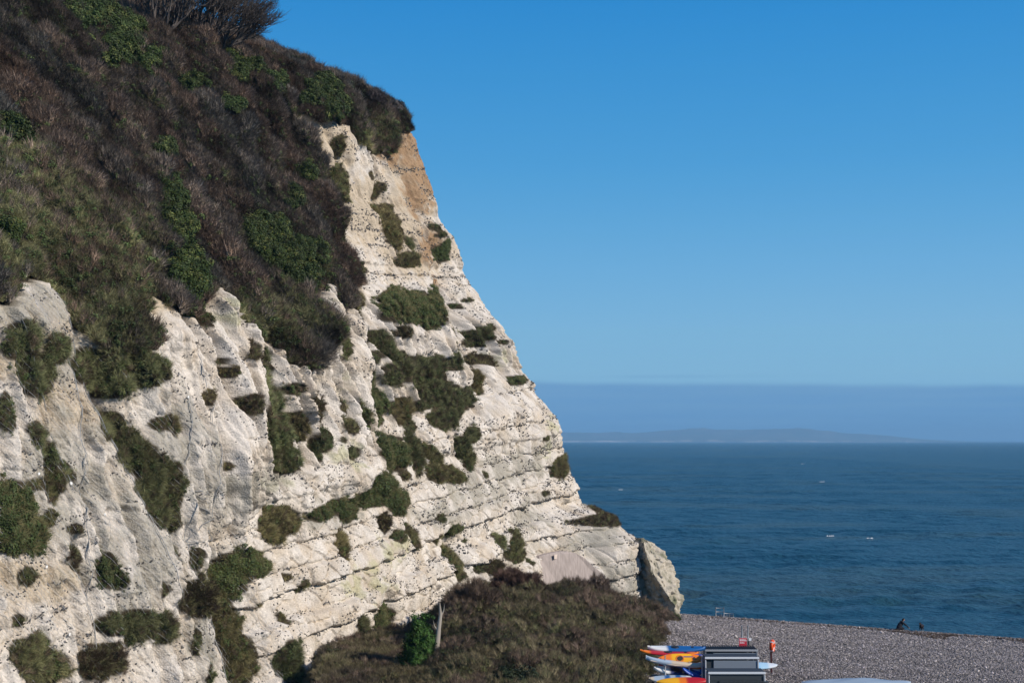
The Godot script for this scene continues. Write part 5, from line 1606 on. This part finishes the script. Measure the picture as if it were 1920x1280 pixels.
# ---------------------------------------------------------------- materials, light
func materials() -> void:
	var m := vmat(0.95)
	m.albedo_texture = noise_tex(0.035, 512, 5, 0.72, 1.0, 4)
	m.uv1_triplanar = true
	m.uv1_world_triplanar = true
	m.uv1_scale = Vector3(0.37, 0.37, 0.37)
	m.heightmap_enabled = true
	m.heightmap_texture = noise_tex(0.03, 512, 5, 0.0, 1.0, 6)
	m.heightmap_scale = 4.5
	m.specular_mode = BaseMaterial3D.SPECULAR_DISABLED
	M.chalk = m
	M.flint = vmat(0.55)
	M.grass = vmat(0.75)
	M.twig = vmat(0.9)
	M.leaf = vmat(0.5)
	M.leaf.metallic_specular = 0.28
	M.grass.metallic_specular = 0.3
	M.twig.metallic_specular = 0.2
	M.pebble = vmat(0.75)
	m = vmat(0.95)
	m.albedo_texture = noise_tex(0.12, 512, 2, 0.45, 1.0, 14, true)
	m.uv1_triplanar = true
	m.uv1_world_triplanar = true
	m.uv1_scale = Vector3(0.31, 0.31, 0.31)
	M.shingle = m
	m = vmat(0.3)
	m.metallic_specular = 0.22
	m.normal_enabled = true
	m.normal_texture = noise_tex(0.012, 1024, 5, 0, 1, 33, false, true, 22.0)
	m.normal_scale = 1.0
	m.uv1_triplanar = true
	m.uv1_world_triplanar = true
	m.uv1_scale = Vector3(0.045, 0.045, 0.09)
	M.water = m
	M.foam = mat(0.75, 0.75, 0.75, 0.9)
	M.land = vmat(0.95)
	M.bark = mat(0.075, 0.062, 0.055, 0.9)
	M.deadwood = mat(0.30, 0.27, 0.23, 0.9)
	M.steel = mat(0.26, 0.27, 0.28, 0.6, 0.3)
	M.plate = mat(0.75, 0.75, 0.73, 0.6)
	m = mat(0.52, 0.44, 0.40, 0.9)
	m.albedo_texture = noise_tex(0.02, 512, 4, 0.7, 1.0, 41)
	m.uv1_triplanar = true
	m.uv1_world_triplanar = true
	m.uv1_scale = Vector3(0.5, 0.06, 0.5)
	M.concrete = m
	M.pale = mat(0.6, 0.5, 0.43, 0.9)
	M.plastic = vmat(0.35)
	M.dark_plastic = mat(0.02, 0.02, 0.022, 0.5)
	M.orange_rim = mat(0.75, 0.16, 0.015, 0.4)
	M.galv = mat(0.42, 0.43, 0.44, 0.5, 0.4)
	M.pole = mat(0.62, 0.63, 0.64, 0.45, 0.1)
	M.slate = mat(0.17, 0.205, 0.25, 0.6)
	M.slate_dark = mat(0.03, 0.038, 0.045, 0.6)
	M.trim = mat(0.62, 0.65, 0.68, 0.6)
	M.roof = mat(0.028, 0.033, 0.04, 0.7)
	M.sign_white = mat(0.75, 0.76, 0.78, 0.5)
	M.sign_red = mat(0.50, 0.02, 0.04, 0.5)
	M.photo = mat(0.22, 0.2, 0.19, 0.5)
	M.dark_red = mat(0.05, 0.006, 0.008, 0.6)
	M.buoy = mat(0.70, 0.085, 0.012, 0.45)
	M.buoy_back = mat(0.42, 0.05, 0.015, 0.5)
	M.tarp = mat(0.25, 0.33, 0.42, 0.6)
	M.cloth = vmat(0.9)
	M.tufts = [grass_tuft(1), grass_tuft(2), grass_tuft(3)]
	M.sprays = [twig_spray(4), twig_spray(5, 12, 1.0), twig_spray(6, 12, 0.55)]
	M.ivies = [leaf_clump(7), leaf_clump(8)]
	M.smalls = leaf_clump(9, 60, 0.04)

func sky_colour(e: float) -> Vector3:
	var t := [[0.0, 132, 184, 220], [2.8, 136, 188, 220], [5.0, 128, 184, 221], [8.0, 108, 174, 221], [12.4, 78, 158, 216], [19.5, 46, 138, 208], [35.0, 36, 108, 178], [60.0, 32, 88, 152], [90.0, 30, 80, 140]]
	for i in range(1, t.size()):
		if e <= t[i][0]:
			var f: float = (e - t[i - 1][0]) / (t[i][0] - t[i - 1][0])
			return Vector3(t[i - 1][1], t[i - 1][2], t[i - 1][3]).lerp(Vector3(t[i][1], t[i][2], t[i][3]), f) / 255.0
	return Vector3(30, 80, 140) / 255.0

func build_sky() -> Sky:
	var w := 4096
	var hh := 2048
	var im := Image.create(w, hh, false, Image.FORMAT_RGB8)
	var n := FastNoiseLite.new()
	n.seed = 6
	n.frequency = 1.0
	n.fractal_octaves = 4
	for y in hh:
		var e := 90.0 - (y + 0.5) * 180.0 / hh
		if e > 5.0 or e < -0.5:
			var c := sky_colour(e) if e > 0 else Vector3(88, 138, 190) / 255.0
			im.fill_rect(Rect2i(0, y, w, 1), Color(c.x, c.y, c.z))
			continue
		for x in w:
			var az := (float(x) / w - 0.5) * TAU
			var cx := sin(az) * 6.0
			var cz := cos(az) * 6.0
			var sky := sky_colour(maxf(e, 0.0))
			var edge := 2.8 + 1.0 * sin(az) + 0.16 * n.get_noise_2d(cx * 0.8, cz * 0.8)
			var k := 1.0 - smoothstep(edge - 0.22, edge + 0.03, e)
			var streak := n.get_noise_3d(cx * 0.7, e * 3.0, cz * 0.7)
			var bank := Vector3(100, 153, 203).lerp(Vector3(120, 166, 206), clampf(e / 2.6, 0.0, 1.0) * 0.8 + streak * 0.5) / 255.0
			var wisp := smoothstep(0.25, 0.6, n.get_noise_3d(cx * 0.5 + 30.0, e * 9.0, cz * 0.5)) * exp(-pow((e - edge - 0.2) / 0.16, 2.0)) * 0.5
			var c := sky.lerp(bank, k).lerp(bank, wisp)
			im.set_pixel(x, y, Color(c.x, c.y, c.z))
	var pm := PanoramaSkyMaterial.new()
	pm.panorama = ImageTexture.create_from_image(im)
	var sk := Sky.new()
	sk.sky_material = pm
	return sk

func _ready() -> void:
	var cam := Camera3D.new()
	cam.name = "camera"
	add_child(cam)
	cam.position = Vector3(0, CAM_HEIGHT, 0)
	cam.rotation = Vector3(atan(186.0 / 2389.0), 0, 0)
	cam.fov = rad_to_deg(2.0 * atan(640.0 / 2389.0))
	cam.near = 0.5
	cam.far = 60000.0
	cam.current = true
	var env := Environment.new()
	env.background_mode = Environment.BG_SKY
	env.sky = build_sky()
	env.tonemap_mode = Environment.TONE_MAPPER_LINEAR
	env.tonemap_exposure = 1.0
	env.sdfgi_enabled = true
	env.ssao_enabled = true
	env.ssil_enabled = true
	env.fog_enabled = FOG > 0.0
	env.fog_density = FOG
	env.fog_light_color = Color(0.62, 0.84, 1.0)
	var we := WorldEnvironment.new()
	we.name = "environment"
	we.environment = env
	add_child(we)
	var sun := DirectionalLight3D.new()
	sun.name = "sun"
	add_child(sun)
	sun.light_color = Color(1.0, 0.955, 0.895)
	sun.light_energy = 1.58
	sun.light_angular_distance = 0.5
	sun.shadow_enabled = true
	var sd := Vector3(0.76, 0.50, 0.42).normalized()
	sun.look_at_from_position(sd * 100.0, Vector3.ZERO, Vector3.UP)
	var t0 := Time.get_ticks_msec()
	materials()
	build_cliff()
	print("cliff ", Time.get_ticks_msec() - t0)
	build_beach()
	build_sea()
	far_land()
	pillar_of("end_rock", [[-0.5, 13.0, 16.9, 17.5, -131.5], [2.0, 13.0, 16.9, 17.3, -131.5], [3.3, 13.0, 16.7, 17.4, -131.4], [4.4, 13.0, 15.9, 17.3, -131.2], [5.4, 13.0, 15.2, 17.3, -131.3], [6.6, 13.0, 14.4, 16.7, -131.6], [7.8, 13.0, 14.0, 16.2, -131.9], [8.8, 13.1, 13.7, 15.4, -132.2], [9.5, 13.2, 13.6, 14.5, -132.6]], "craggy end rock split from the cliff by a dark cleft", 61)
	concrete_facing()
	print("ground ", Time.get_ticks_msec() - t0)
	overgrown_slope()
	clumps_on_face()
	flints()
	rockfall_net()
	tree(88.05, 59.16, 7.6, 9, Vector3(0.7, 0.0, 0.2), 301, "largest bare tree at the cliff top, crown swept to the right")
	tree(85.46, 59.71, 7.5, 6, Vector3(0.5, 0.2, 0.2), 302, "upright bare tree just left of the largest one on the cliff top")
	tree(81.24, 59.37, 7, 6, Vector3(0.2, 0.2, 0.1), 303, "leftmost bare tree on the cliff top, standing over brown scrub")
	top_bush("skyline_bush", 98.75, 60.75, 0.9, 0.9, Color(0.11, 0.095, 0.095), "b", "small dark bush on the skyline right of the bare trees", 820)
	top_bush("skyline_bush", 103.50, 60.75, 1.6, 1.2, Color(0.17, 0.128, 0.11), "b", "pale brown bush on the skyline above the ivy wall", 821)
	top_bush("evergreen_bush", 104.40, 58.64, 1.2, 1.5, Color(0.045, 0.06, 0.022), "i", "rounded dark evergreen on the skyline right of the ivy wall", 822)
	top_bush("skyline_bush", 109.08, 58.64, 1.9, 1.3, Color(0.11, 0.095, 0.095), "b", "long low grey-purple bush on the skyline above the nose", 823)
	top_bush("evergreen_bush", 113.09, 58.63, 1.3, 1.2, Color(0.11, 0.095, 0.095), "i", "dark bush at the seaward brink of the cliff top", 824)
	top_bush("pale_bush", 93.39, 54.75, 0.9, 1.6, Color(0.3, 0.27, 0.24), "b", "pale leafless stems standing left of the ivy wall", 825)
	top_bush("skyline_bush", 95.00, 61.25, 1.5, 1, Color(0.17, 0.128, 0.11), "b", "brown bush at the foot of the largest bare tree", 826)
	thicket()
	dead_post()
	print("plants ", Time.get_ticks_msec() - t0)
	beach_things()
	print("all ", Time.get_ticks_msec() - t0)
